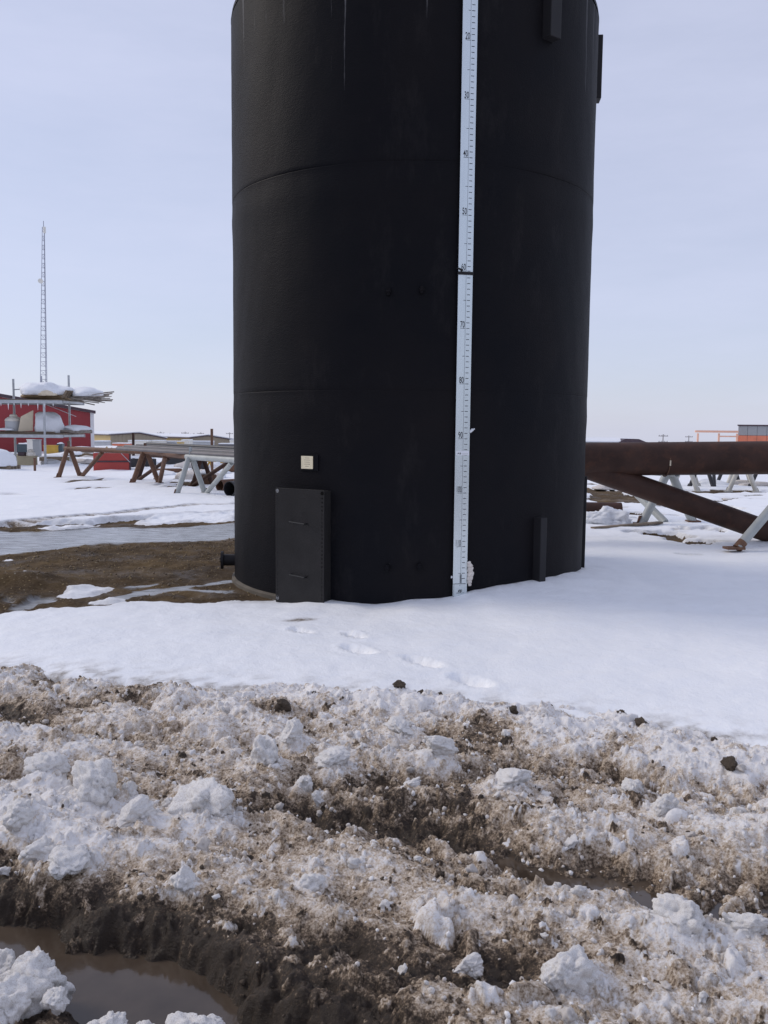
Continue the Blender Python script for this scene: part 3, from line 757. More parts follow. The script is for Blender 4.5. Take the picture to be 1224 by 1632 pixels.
# side nozzle with a flange
nz = thing_parent = None
a = V(TCX - 1.86, 9.5, 0.165); q = MB(); q.tube(a, a + V(-0.15, -0.02, 0), 0.062, 20); nozzle = q.build('nozzle', M['strip'], tank, True)
q = MB(); q.tube(a + V(-0.15, -0.02, 0), a + V(-0.178, -0.0235, 0), 0.098, 24); fl = q.build('flange', M['strip'], nozzle, False)

# ---- gauge board
PG, tg, ng = frame_at(12.7)
UG, ZG = 0.0483, 1.62 + 4.253
BW = 0.132
board = MB(); local_box(board, PG, tg, ng, -BW / 2, BW / 2, 0.030, 0.036, 0.02, 2.955)
gb = board.build('gauge_board', M['gauge'], tank, bevel=0.001)
board = MB(); local_box(board, PG, tg, ng, -BW / 2, BW / 2, 0.031, 0.037, 2.962, ZTOP + 0.12)
board.build('upper_board', M['gauge'], gb, bevel=0.001)
for z in (0.2, 1.0, 1.8, 2.6, 3.4, 4.2, 5.0, 5.6):
    m_ = MB(); local_box(m_, PG, tg, ng, -0.03, 0.03, -0.02, 0.0295, z, z + 0.03); m_.build('standoff', M['strip'], gb)
RG = Matrix((tg, ng, Vector((0, 0, 1)))).transposed()
def zmark(k): return ZG - UG * k
ticks = MB()
def flat(mb, u0, u1, z0, z1, d=0.0365):
    lift = 0.001 if z0 > 2.96 else 0.0
    a_ = [PG + tg * u + ng * (d + lift) + Vector((0, 0, z)) for u, z in ((u0, z0), (u1, z0), (u1, z1), (u0, z1))]
    mb.add(a_, [(0, 1, 2, 3)])
for k in range(2, 118):
    z = zmark(k) + (0.010 if k == 60 else 0.0)
    flat(ticks, 0.016, 0.044, z - 0.0028, z + 0.0028)
    if k % 10 == 0: flat(ticks, -0.038, 0.008, z - 0.002, z + 0.002)
    elif k % 5 == 0: flat(ticks, -0.016, 0.008, z - 0.002, z + 0.002)
flat(ticks, 0.0045, 0.0065, zmark(117) + 0.004, 2.95)
flat(ticks, 0.0055, 0.0075, 2.966, ZTOP + 0.1)
tag(ticks.build('tick_marks', M['ink'], gb), kind='stuff')
def text_obj(s, size, xs, name, mat_, parent, u, z, bold=0.012, d=0.0365):
    cu = bpy.data.curves.new(name, 'FONT'); cu.body = s; cu.size = size; cu.align_x = 'RIGHT'; cu.offset = bold * size; cu.resolution_u = 3
    ob = bpy.data.objects.new(name, cu); COL.objects.link(ob)
    dg = bpy.context.evaluated_depsgraph_get(); mt = bpy.data.meshes.new_from_object(ob.evaluated_get(dg))
    bpy.data.objects.remove(ob); bpy.data.curves.remove(cu)
    lift = 0.001 if z > 2.96 else 0.0
    for v in mt.vertices:
        v.co = PG + tg * (u + v.co.x * xs) + ng * (d + lift) + Vector((0, 0, z + v.co.y))
    mt.materials.clear(); mt.materials.append(mat_)
    return link(name, mt, mat_, parent)
for k in range(10, 111, 10):
    z = zmark(k) + (0.010 if k == 60 else 0.0) + 0.0075
    text_obj(str(k), 0.078, 0.56 if k < 100 else 0.46, 'numeral', M['ink'], gb, 0.0025, z, 0.014)
# strap over the joint, wire tail
m_ = MB(); local_box(m_, PG, tg, ng, -BW / 2 - 0.005, BW / 2 + 0.005, 0.026, 0.044, 2.952, 2.978)
st = m_.build('strap', M['strip'], gb)
m_ = MB(); a_ = PG + ng * 0.05 + Vector((0, 0, 3.0)) - tg * 0.085; m_.tube(a_ + V(0, 0, 0.004), a_ + tg * 0.03, 0.006, 6); m_.tube(a_ + tg * 0.03, a_ + tg * 0.055 - V(0, 0, 0.018), 0.006, 6)
m_.build('wire_tail', M['strip'], gb)
# stickers with marks
def sticker(z0, z1):
    q = MB(); local_box(q, PG, tg, ng, -BW / 2 + 0.006, BW / 2 - 0.004, 0.0362, 0.0372, z0, z1); return q.build('sticker', M['sticker'], gb)
s1 = sticker(zmark(93.1) + 0.004, zmark(92.2))
m_ = MB()
def poly(mb, pts, d=0.0378): mb.add([PG + tg * u + ng * d + Vector((0, 0, z)) for u, z in pts], [tuple(range(len(pts)))])
zb = zmark(92.75)
poly(m_, [(-0.052, zb - .006), (-0.034, zb + .010), (-0.028, zb + .010), (-0.030, zb + .002), (-0.040, zb - .001)]); poly(m_, [(-0.028, zb - .005), (-0.020, zb + .010), (-0.014, zb + .010), (-0.016, zb - .005)])
for k in range(6): poly(m_, [(0.0 + k * .009, zb - .003), (0.006 + k * .009, zb - .003), (0.006 + k * .009, zb), (0.0 + k * .009, zb)])
m_.build('logo', M['ink'], s1)
m_ = MB()
flat(m_, -BW / 2, BW / 2 - 0.012, zmark(117) - 0.002, zmark(117) + 0.003, 0.0368)
flat(m_, -0.002, 0.006, zmark(117) + 0.006, zmark(115.2), 0.0368); flat(m_, 0.010, 0.015, zmark(117) + 0.006, zmark(115.2), 0.0368)
flat(m_, -0.058, -0.055, 0.10, zmark(117) - 0.004, 0.0368)
zc = zmark(118.45)
flat(m_, -0.035, 0.042, zc - 0.016, zc - 0.012, 0.0368)
poly(m_, [(-0.022, zc - .009), (-0.008, zc + .018), (0.0, zc + .018), (-0.004, zc - .009), (-0.010, zc - .009), (-0.010, zc)], 0.0368)
poly(m_, [(0.002, zc - .009), (0.005, zc + .018), (0.024, zc + .016), (0.024, zc + .010), (0.012, zc + .010), (0.012, zc + .005), (0.022, zc + .004), (0.020, zc - .002), (0.012, zc - .002), (0.010, zc - .009)], 0.0368)
flat(m_, -0.002, 0.003, zmark(117) - 0.018, zmark(117) - 0.012, 0.0368)
m_.build('logo', M['ink'], gb)
# dried white foam beside the board, small hook and speck
foam = MB(); foamc = PG + tg * 0.083 + ng * 0.045
for k, (du, z, r) in enumerate(((-0.004, 0.415, 0.016), (0.006, 0.385, 0.022), (0.012, 0.35, 0.027), (0.013, 0.31, 0.028), (0.008, 0.275, 0.026), (0.0, 0.245, 0.022), (0.006, 0.215, 0.015))):
    b = blob_mesh('foam', 30 + k, 2, 2, 0.25, 2.0)
    foam.add([foamc + tg * du + Vector((0, 0, z)) + Vector(v.co) * r * 1.15 for v in b.vertices], [tuple(p.vertices) for p in b.polygons])
foam.build('foam_bead', M['foam'], tank, True)
m_ = MB(); hk = PG + tg * 0.066 + ng * 0.04 + Vector((0, 0, 1.585))
m_.tube(hk, hk + tg * 0.026 + V(0, 0, 0.024), 0.010, 8, 0.014); m_.tube(hk + tg * 0.026 + V(0, 0, 0.024), hk + tg * 0.044 + V(0, 0, 0.03), 0.006, 8)
m_.build('hook', M['sticker'], tank, True)
m_ = MB(); local_box(m_, PG, tg, ng, -0.082, -0.07, 0.02, 0.03, zmark(115.9), zmark(115.5)); m_.build('clip', M['sticker'], tank)
#PART2
# ================================================================== LEFT OF THE TANK: pipe racks
def pipe_rack(name, label, A, B, h, leg_r, spread, beam_r, mat_, group=None, brace=None, shoe=None, second=True, stub=0.16, hollow=True):
    A, B = V(A), V(B); d = (B - A); d.z = 0; d.normalize(); n = Vector((d.y, -d.x, 0))
    root = thing(name, label, 'pipe rack', (A.x, A.y, A.z), group)
    up = Vector((0, 0, 1))
    bm_ = MB(); bm_.pipe(A + up * h - d * 0.18, B + up * h + d * 0.18, beam_r, 0.012, 20); bm_.build('beam', mat_, root, True)
    for Q in ((A, B) if second else (A,)):
        for s in (-1, 1):
            foot = Q + n * (s * spread / 2); q = MB()
            q.tube(foot + up * -0.03, Q + up * (h - beam_r * 0.3) + n * (s * beam_r * 0.7), leg_r, 14)
            leg = q.build('leg', mat_, root, True)
            q = MB(); q.box(foot + up * 0.005, (leg_r * 3.2, leg_r * 2.6, 0.03)); q.prism([foot + n * (s * leg_r * 1.25) + d * 0.0 + up * 0.01, foot - n * (s * leg_r * 1.1) + up * 0.01, foot - n * (s * leg_r * 1.35) + up * leg_r * 2.0, foot + n * (s * leg_r * 0.6) + up * leg_r * 2.0], d * 0.014 + Vector((0, 0, 0)))
            q.build('shoe', shoe or M['rust'], leg)
        if stub:
            q = MB(); q.bar(Q + up * (h - beam_r * 1.3), Q + up * (h + beam_r + stub), 0.11, 0.05); q.build('stake', mat_, root)
    if brace:
        q = MB(); q.tube(A + n * (brace[1] * spread / 2) + d * 0.05, A + d * brace[0] + up * (h - beam_r), leg_r * 0.9, 14); q.build('brace', mat_, root, True)
    return root
def g3(x, y, lift=0.0):
    p = gp(x, y, 0.03); p[2] = 0.03 + lift; return V(p)
rackA1 = (g3(97, 762) + g3(124, 759)) / 2; rackA2 = (g3(213, 771) + g3(251, 769)) / 2; rackA3 = (g3(281, 786) + g3(328, 788)) / 2
dr = (rackA3 - rackA1); dr.z = 0; dr.normalize(); nr = Vector((dr.y, -dr.x, 0))
if nr.y < 0: nr = -nr
pipe_rack('pipe_rack', 'brown rusty pipe rack farthest left, its brace rising behind the brown post', rackA1, rackA1 + (rackA2 - rackA1) * 0.93, 0.86, 0.068, 0.74, 0.07, M['rust'], 'pipe racks left of the tank', (1.75, -1), None, second=False)
pipe_rack('pipe_rack', 'brown rusty pipe rack in the middle, between red skid and grey rack', rackA2, rackA2 + (rackA3 - rackA2) * 0.93, 0.87, 0.066, 0.74, 0.07, M['rust'], 'pipe racks left of the tank', (2.0, -1), None, second=False)
pipe_rack('pipe_rack', 'pale grey painted pipe rack close beside the tank with rusty feet', rackA3, rackA3 + dr * 4.6, 0.86, 0.062, 0.74, 0.068, M['steel_grey'], 'pipe racks left of the tank', (1.9, -1), M['rust'])
# rack line standing behind them, carrying the far ends of nothing but rust
for k, (s, off) in enumerate(((2.2, 1.5), (5.2, 1.7))):
    b0 = rackA1 + dr * s + nr * off
    pipe_rack('pipe_rack', ('dark rusty pipe rack standing behind the red skid end', 'dark rusty pipe rack standing behind the grey rack')[k], b0, b0 + dr * 2.7, 0.72, 0.06, 0.6, 0.06, M['rust_dark'], 'pipe racks left of the tank', (1.4, 1), None, stub=0)
# long tubes lying along the racks
tubes = [('grey', 0.0, 0.985, 3.6, 0.040, 'lowest pale grey tube lying along the racks, nearest the camera'), ('dark', 0.28, 1.0, 3.0, 0.038, 'second dark tube up on the racks left of the tank'),
         ('grey', 0.62, 1.02, 2.7, 0.042, 'grey tube lying third back along the racks'), ('dark', 1.05, 1.04, 2.5, 0.036, 'thin dark tube lying fourth back on the racks'), ('dark', 1.5, 1.07, 2.2, 0.05, 'dark tube lying farthest back along the racks')]
for c, off, z, s, r, lab in tubes:
    a = rackA1 + dr * s + nr * off; a.z = z; b = a + dr * 10.5
    q = MB(); q.pipe(a, b, r, 0.008, 14)
    tag(q.build('steel_tube', M['pipe_grey'] if c == 'grey' else M['pipe_dark'], None, True), lab, 'tube', 'tubes lying on the racks')
# posts
def post(x, ytop, ybase, Y, r, lab, mat_):
    p = at(x, ybase, Y); zt = at(x, ytop, Y)[2]; zb_ = min(ground_z(p[0], p[1]) - 0.05, p[2])
    q = MB(); q.tube((p[0], p[1], zb_), (p[0], p[1], zt), r, 10); q.tube((p[0], p[1], zt - 0.002), (p[0], p[1], zt + 0.012), r * 1.08, 10)
    return tag(q.build('steel_post', mat_, None, True), lab, 'post', 'rusty posts in the yard')
post(56, 730, 761, 29.5, 0.042, 'short rusty post standing alone in front of the storage shelving', M['rust'])
post(338, 684, 740, 27, 0.042, 'tall dark post rising behind the tubes beside the tank', M['rust'])
post(213, 690, 735, 36, 0.055, 'dark post rising behind the red skid', M['rust_dark'])
# hollow pipes on the snow beside the tank
a = gp(364, 791, 0.03); q = MB(); q.pipe((a[0] + 0.02, a[1], 0.20), (a[0] + 1.3, a[1] + 2.2, 0.20), 0.172, 0.016, 28)
tag(q.build('pipe_section', M['pipe_dark'], None, True), 'black hollow pipe lying open-ended on the snow by the tank', 'pipe')
a = gp(350, 783, 0.03); q = MB(); q.pipe((a[0], a[1], 0.17), (a[0] + 0.9, a[1] + 1.2, 0.17), 0.145, 0.012, 20)
tag(q.build('pipe_section', M['rust'], None, True), 'short rusty brown pipe lying behind the black hollow pipe', 'pipe')
# junk between the racks
def crate(name, x, ybase, Y, w, d, h, mat_, lab, cat, rot=0.0, z=None, lid=True, cap=True, group=None, slats=0):
    p = at(x, ybase, Y); zz = ground_z(p[0], p[1]) if z is None else z
    root = thing(name, lab, cat, (p[0], p[1], zz), group); R = Matrix.Rotation(rot, 3, 'Z'); c = V(p[0], p[1], zz)
    q = MB(); q.box(c + V(0, 0, h / 2), (w, d, h), R); q.build('body', mat_, root, bevel=0.015)
    if lid:
        q = MB(); q.box(c + V(0, 0, h + 0.015), (w + 0.05, d + 0.05, 0.04), R); q.build('lid', mat_, root, bevel=0.01)
    if cap: snow_lump('snow_cap', c + V(0, 0, h + 0.03), (w * 0.52, d * 0.52, 0.09), int(x * 7) % 97, root, flat=0.1)
    return root
# red skid tank
p = at(178, 757, 31.0); c = V(p[0], p[1], 0.0)
R = Matrix.Rotation(0.30, 3, 'Z'); rs = thing('skid_box', 'red steel skid box with a dark band, sitting in snow between racks', 'skid box', c)
q = MB(); q.box(c + V(0, 0, 0.17), (1.2, 0.7, 0.30), R); q.build('lower_body', M['red_paint'], rs, bevel=0.01)
q = MB(); q.box(c + V(0, 0, 0.345), (1.22, 0.72, 0.05), R); q.build('dark_band', M['dark_roof'], rs)
q = MB(); q.box(c + V(0, 0, 0.50), (1.2, 0.7, 0.26), R); q.build('upper_body', M['red_paint'], rs, bevel=0.01)
q = MB(); q.box(c + R @ V(0.63, 0, 0.36), (0.05, 0.74, 0.74), R); q.build('end_frame', M['dark_roof'], rs)
q = MB(); q.tube(c + R @ V(0.30, -0.37, 0.66), c + R @ V(0.62, -0.45, 0.32), 0.012, 6); q.build('lever', M['galv'], rs)
snow_lump('snow_cap', c + R @ V(-0.35, 0.1, 0.64), (0.25, 0.3, 0.07), 3, rs)
q = MB(); rr = random.Random(5)
lat = thing('wire_coil', 'tangle of pale yellow tubing lying on top of the red skid box', 'tubing', c + R @ V(0.05, 0.1, 0.64))
for k in range(26):
    a = c + R @ V(rr.uniform(-0.3, 0.42), rr.uniform(-0.2, 0.3), 0.66 + rr.uniform(0, 0.13)); b = a + V(rr.uniform(-0.16, 0.16), rr.uniform(-0.1, 0.1), rr.uniform(-0.08, 0.1)); b.z = max(b.z, 0.65)
    q = MB(); q.tube(a, b, 0.016, 6); q.build('tubing_piece', (M['cream'], M['beige'], M['yellow_crate'])[k % 3], lat, True)
# rusty scrap and snow-covered rubble lying between and behind the racks
scr = [(330, 768, 24.5, 0.5, 0.35, 0.30, 'rust', 'rusty drum-sized scrap block behind the grey rack legs'), (268, 757, 29.5, 0.9, 0.3, 0.12, 'rust', 'flat rusty scrap plate lying behind the middle rack'),
       (318, 752, 32, 0.5, 0.5, 0.5, 'pipe_dark', 'dark steel box standing behind the grey rack'), (225, 752, 33, 1.1, 0.4, 0.30, 'pipe_dark', 'long black steel beam lying behind the middle rack'),
       (288, 748, 35, 1.2, 0.3, 0.28, 'pipe_dark', 'black beam lying half snowed in, right of the middle rack'), (368, 752, 30, 0.5, 0.5, 0.35, 'rust', 'rusty box beside the tank behind the grey brace')]
for x, yb_, Y, w, d, h, mm, lab in scr:
    crate('scrap_block', x, yb_, Y, w, d, h, M[mm], lab, 'scrap', 0.3, lid=False, cap=(h > 0.25))
for x, yt, Y, lab in ((334, 735, 33, 'yellow trestle leg standing in snow behind the grey rack'), (362, 737, 33, 'yellow trestle leg nearest the tank'),):
    p = at(x, 752, Y); root = thing('trestle', lab, 'trestle', (p[0], p[1], 0), 'yellow trestles'); zt = at(x, yt, Y)[2]
    for s in (-1, 1):
        q = MB(); q.bar((p[0] + s * 0.12, p[1], -0.03), (p[0], p[1], zt), 0.05, 0.05); q.build('leg', M['yellow_crate'], root)
    q = MB(); q.bar((p[0] - 0.25, p[1], zt), (p[0] + 0.25, p[1], zt), 0.06, 0.06); q.build('top_rail', M['yellow_crate'], root)
rr = random.Random(9)
spots = [(150, 748, 35), (262, 762, 28), (300, 760, 27), (318, 764, 26), (340, 760, 27), (352, 755, 29), (300, 745, 33), (345, 742, 34), (240, 746, 35), (125, 740, 37), (85, 745, 35), (100, 748, 34), (140, 735, 42), (115, 732, 44), (205, 742, 38), (222, 737, 42), (280, 739, 40), (362, 745, 33)]
for k, (x, y, Y) in enumerate(spots):
    p = at(x, y, Y)
    s = rr.uniform(0.25, 0.55)
    o = snow_lump('snow_heap', (p[0], p[1], ground_z(p[0], p[1]) + 0.02), (s * 1.5, s, s * 0.45), 40 + k, mat=M['snow'] if k % 3 else M['snow_grime'], rotz=rr.uniform(0, 3))
    tag(o, 'small rounded heap of old snow among the racks and scrap', 'snow heap', 'snow heaps among the racks')
# snow-covered mound at the left edge
p = at(-2, 755, 31); mroot = thing('covered_timber_stack', 'low dark timber stack buried under a smooth snow mound at left edge', 'timber stack', (p[0], p[1], 0))
for k in range(4):
    q = MB(); q.box((p[0] + 0.05, p[1] + 0.2 * k - 0.3, 0.09), (1.0 + 0.05 * k, 0.17, 0.14)); q.build('timber', M['wood'], mroot)
snow_lump('snow_cap', (p[0], p[1], 0.2), (0.62, 0.6, 0.52), 12, mroot, sub=4, rough=0.1, planes=1, flat=0.12)

# ------------------------------------------------------------------ storage shelving
BX, FX = 36.0, 33.6
pa, pc, pb = at(25.5, 751, BX), at(113, 751, BX), at(73, 752, FX)
xl, xr, xm = pa[0], pc[0], pb[0]
zs_top, zs_low = 2.52, 1.22
sh = thing('storage_shelving', 'open steel storage shelving with two decks, two tall posts and a top rail', 'shelving', (xm, FX, 0))
def sp(x, y, zt, r=0.045):
    q = MB(); q.tube((x, y, -0.05), (x, y, zt), r, 10); q.build('post', M['galv'], sh, True)
sp(xl, BX, at(25.5, 604, BX)[2]); sp(xr, BX, at(113, 598, BX)[2]); sp(xm, FX, zs_top); sp(xm - 2.75, FX, zs_top); sp(xl - 2.3, BX, zs_top)
q = MB(); q.tube((xl, BX, at(25.5, 621, BX)[2]), (xr, BX, at(113, 616, BX)[2]), 0.022, 8); q.build('top_rail', M['galv'], sh, True)
for z in (zs_top, zs_low):
    for y in (FX - 0.03, BX + 0.03):
        q = MB(); q.box(((xl - 2.6 + xr + 0.6) / 2 - 0.0, y, z - 0.06), (xr + 0.6 - xl + 2.6, 0.06, 0.12)); q.build('shelf_beam', M['galv'], sh)
    for x in (xl - 2.5, xm - 2.75, xl, xm, xr + 0.57):
        q = MB(); q.box((x, (FX + BX) / 2, z - 0.05), (0.06, BX - FX - 0.14, 0.09)); q.build('cross_beam', M['galv'], sh)
    for k in range(9):
        yk = FX + 0.14 + k * (BX - FX - 0.28) / 8
        q = MB(); q.box(((xl - 2.5 + xr + 0.6) / 2, yk, z + 0.022 + 0.004 * (k % 3)), (xr + 0.6 - xl + 2.5 - 0.05 * (k % 2), 0.24, 0.035)); q.build('deck_plank', M['wood'], sh)
q = MB(); q.tube((xm + 0.02, FX + 0.1, zs_top - 0.15), (xr + 0.3, BX - 0.1, zs_low + 0.72), 0.012, 6); q.build('brace_rod', M['galv'], sh)
for z, x0, n in ((zs_top - 0.13, xl - 0.6, 8), (zs_top - 0.13, xr - 0.6, 4)):
    for k in range(n):
        q = MB(); x = x0 + k * 0.28 + rr.uniform(-.08, .08); L = rr.uniform(0.08, 0.26); q.tube((x, FX - 0.05, z), (x, FX - 0.05, z - L), 0.022, 6, 0.004); q.build('icicle', M['snow'], sh)
# load on the top deck
p = at(80, 640, 34.6); c = V(p[0], p[1], zs_top + 0.05)
tp = thing('tarp_bundle', 'tan tarp bundle under thick snow on the top deck of the shelving', 'tarp bundle', c)
o = snow_lump('tarp', c + V(-0.05, 0, 0.16), (0.96, 0.72, 0.34), 21, tp, M['tarp'], 4, 0.3, planes=6, flat=0.45); snow_lump('snow_cap', c + V(-0.08, 0.02, 0.30), (1.0, 0.84, 0.55), 22, tp, sub=4, rough=0.2, flat=0.25)
o = snow_lump('rag', c + V(0.15, -0.68, 0.16), (0.34, 0.15, 0.18), 25, tp, M['cream'], 3, 0.35)
for k in range(4):
    q = MB(); q.box(c + V(0.78 + 0.06 * k, -0.2 + 0.15 * k, 0.2), (0.05, 0.9, 0.34), Matrix.Rotation(0.55 + 0.05 * k, 3, 'Y')); q.build('leaning_board', M['wood'], tp)
p = at(150, 652, 34.6); c = V(p[0], p[1], zs_top + 0.06)
bd = thing('stick_bundle', 'bundle of thin poles sticking out past the right end of the top deck', 'pole bundle', c)
for k in range(30):
    y0 = rr.uniform(-0.35, 0.35); z0 = rr.uniform(0.0, 0.16)
    q = MB(); a = c + V(-1.0 + rr.uniform(-.2, .2), y0, z0); b = c + V(0.33 + rr.uniform(-0.4, 0.4), y0 + rr.uniform(-.3, .3), z0 + rr.uniform(-0.22, 0.24)); q.tube(a, b, rr.uniform(0.014, 0.026), 6); q.build('pole', M['stick'], bd, True)
snow_lump('snow_cap', c + V(-0.28, 0, 0.18), (0.62, 0.5, 0.32), 31, bd, rough=0.3)
# loads on the lower deck
z1 = zs_low + 0.06
p = at(22, 690, 34.3); c = V(p[0], p[1], z1); dm = thing('water_cooler_drum', 'grey drum with white domed lid on lower deck at far left', 'drum', c)
for k in range(4):
    q = MB(); q.box(c + V(0, -0.3 + k * 0.2, 0.03), (1.0, 0.12, 0.05)); q.build('pallet_slat', M['wood'], dm)
MB().lathe(c, [(0.0, 0.06), (0.30, 0.06), (0.31, 0.10), (0.31, 0.42), (0.29, 0.45)], 24).build('drum_body', M['grey_box'], dm, True)
MB().lathe(c, [(0.30, 0.44), (0.32, 0.46), (0.30, 0.52), (0.2, 0.60), (0.13, 0.63), (0.15, 0.66), (0.12, 0.70), (0.0, 0.72)], 24).build('domed_lid', M['white_plastic'], dm, True)
snow_lump('snow_cap', c + V(-0.15, -0.42, 0.1), (0.34, 0.16, 0.08), 33, dm)
p = at(62, 694, 34.4); c = V(p[0], p[1], z1); cr = thing('crate', 'cream sided crate heaped with snow on the lower deck beside front post', 'crate', c)
q = MB(); q.prism([c + V(-0.62, -0.45, 0.05), c + V(-0.16, -0.25, 0.08), c + V(-0.12, -0.25, 0.86), c + V(-0.5, -0.45, 0.62)], (0.02, 0.03, 0)); q.build('side_panel', M['cream'], cr)
q = MB(); q.prism([c + V(-0.12, 0.3, 0.05), c + V(0.75, 0.3, 0.05), c + V(0.55, 0.3, 0.5), c + V(-0.08, 0.3, 0.8)], (0, 0.04, 0)); q.build('back_panel', M['cream'], cr)
snow_lump('snow_fill', c + V(0.28, 0.05, 0.2), (0.70, 0.5, 0.66), 35, cr, sub=4, rough=0.12, planes=2, flat=0.3)
for k in range(4):
    q = MB(); q.box(c + V(0.05, -0.45 + k * 0.25, 0.025), (1.45, 0.12, 0.05)); q.build('pallet_slat', M['wood'], cr)
p = at(124, 703, 34.6); c = V(p[0], p[1], z1); bg_ = thing('covered_bundle', 'low snow covered bundle with dark ends at right end of lower deck', 'bundle', c)
for k in range(6):
    q = MB(); q.tube(c + V(-0.55 + 0.03 * k, -0.3 + 0.11 * k, 0.07), c + V(0.66 - 0.05 * k, -0.28 + 0.11 * k, 0.06 + 0.02 * (k % 3)), 0.06, 10); q.build('roll', M['pipe_dark'] if k % 2 else M['stick'], bg_, True)
snow_lump('snow_cap', c + V(-0.05, 0, 0.14), (0.66, 0.42, 0.17), 37, bg_, sub=4, rough=0.15, flat=0.3)
# things under the shelving
p = at(44, 750, 34.2); c = V(p[0], p[1], 0.02); ht = thing('heater_box', 'beige steel box with white domed vessel on top under the shelving', 'heater', c)
q = MB(); q.box(c + V(0, 0, 0.17), (0.60, 0.5, 0.34)); q.build('body', M['beige'], ht, bevel=0.012)
q = MB(); q.box(c + V(0, 0, 0.35), (0.64, 0.54, 0.03)); q.build('lid', M['beige'], ht)
q = MB(); q.box(c + V(-0.16, -0.1, 0.44), (0.26, 0.2, 0.14)); q.build('motor', M['dark_roof'], ht, bevel=0.02)
MB().lathe(c + V(0.14, 0, 0.36), [(0.0, 0.0), (0.17, 0.0), (0.18, 0.06), (0.16, 0.14), (0.09, 0.18), (0.12, 0.21), (0.11, 0.25), (0.0, 0.27)], 20).build('domed_vessel', M['white_plastic'], ht, True)
crate('crate', 84, 726, 46, 0.75, 0.6, 0.42, M['yellow_crate'], 'yellow steel crate beyond the shelving, seen between its legs', 'crate', 0.1, lid=True, cap=False)
crate('crate', 97, 727, 46, 0.28, 0.5, 0.38, M['teal'], 'small dark crate beside the yellow crate', 'crate', 0.1)
crate('cabinet', 60, 740, 42, 0.3, 0.4, 0.85, M['grey_wall'], 'narrow pale grey cabinet standing behind the heater box', 'cabinet', 0.1, cap=False)
crate('cabinet', 43, 728, 47, 0.9, 0.5, 0.62, M['teal'], 'dark teal cabinet standing behind the shelving', 'cabinet', 0.15)
crate('cabinet', 50, 735, 44, 0.3, 0.3, 0.7, M['white_box'], 'small white cabinet in front of the teal cabinet', 'cabinet', 0.1, cap=False)
crate('drum_stand', 22, 750, 40, 0.5, 0.4, 0.35, M['beige'], 'low beige block beside the snowed-in car', 'block', 0.2)
crate('lumber_stack', 92, 745, 38, 1.4, 0.5, 0.16, M['wood'], 'flat lumber stack with snow on it, beside the rusty rack', 'lumber', 0.1, lid=False)
crate('lumber_stack', 128, 728, 48, 1.5, 0.6, 0.22, M['wood'], 'flat lumber stack with snow behind the rusty rack', 'lumber', -0.1, lid=False)
# snowed-in car
p = at(12, 731, 52); c = V(p[0], p[1], ground_z(p[0], p[1])); car = thing('parked_car', 'dark car with thick snow on roof and hood behind the shelving', 'car', c)
def cx3(u, v, w): return c + V(u, v, w)
side = [(-2.0, .28), (-1.95, .75), (-0.9, .88), (-0.4, 1.32), (0.9, 1.34), (1.5, .92), (2.0, .85), (2.05, .35)]
q = MB(); q.prism([cx3(u, -0.8, w) for u, w in side], (0, 1.6, 0)); q.build('body', M['car_paint'], car, bevel=0.05)
q = MB(); q.prism([cx3(-0.72, -0.812, .92), cx3(-0.36, -0.812, 1.25), cx3(0.85, -0.812, 1.27), cx3(1.3, -0.812, .95)], (0, 0.02, 0)); q.build('side_window', M['glass'], car)
for u in (-1.3, 1.3):
    for v in (-0.82, 0.66):
        q = MB(); q.tube(cx3(u, v, .3), cx3(u, v + 0.18, .3), 0.31, 20); wh = q.build('wheel', M['black'], car, True)
        q = MB(); q.tube(cx3(u, v - 0.01, .3), cx3(u, v + 0.02, .3), 0.17, 14); q.build('rim', M['galv'], wh)
snow_lump('snow_cap', cx3(0.25, 0, 1.34), (0.85, 0.75, 0.22), 51, car, rough=0.1, flat=0.3); snow_lump('snow_cap', cx3(-1.4, 0, .84), (0.6, 0.75, 0.14), 52, car, rough=0.1, flat=0.3)

# ------------------------------------------------------------------ red shed
Y0 = 52.0; xc = at(146.5, 657, Y0)[0]
zg = ground_z(xc, Y0) - 0.1; ze = at(146.5, 657, Y0)[2]; xr_ = at(-170, 603, Y0)[0]; zr = at(-170, 603, Y0)[2]
shed = thing('red_shed', 'dark red metal clad shed with white corner trim behind the shelving', 'shed', (xc, Y0, zg))
TH_ = math.radians(21); FU = V(-math.cos(TH_), -math.sin(TH_), 0); FN = V(math.sin(TH_), -math.cos(TH_), 0)     # along the front, out of the front
W_ = 9.5; pl_ = V(xc, Y0, 0) + FU * W_; zr = 3.95; slope = (zr - ze) / W_
def fp(u, o, z): return V(xc, Y0, 0) + FU * u + FN * o + V(0, 0, z)
npan = 15; pw = W_ / npan
for k in range(npan):
    u0 = k * pw; u1 = u0 + pw - 0.03
    q = MB(); q.prism([fp(u0, 0, zg), fp(u0, 0, ze + slope * u0 - 0.05), fp(u1, 0, ze + slope * u1 - 0.05), fp(u1, 0, zg)], -FN * 0.06); q.build('wall_panel', M['red_wall'], shed)
    q = MB()
    for j in (0.25, 0.5, 0.75, 1.0):
        u = u0 + pw * j - 0.015; q.prism([fp(u - .03, 0.022, zg), fp(u - .03, 0.022, ze + slope * u - 0.06), fp(u + .03, 0.022, ze + slope * u - 0.06), fp(u + .03, 0.022, zg)], -FN * 0.02)
    tag(q.build('rib', M['red_wall'], shed), kind='stuff')
q = MB(); q.prism([fp(-0.03, -0.07, zg), fp(-0.03, -0.07, ze), fp(-0.03, -10, ze), fp(-0.03, -10, zg)], FU * 0.06); q.build('side_wall', M['red_wall'], shed)
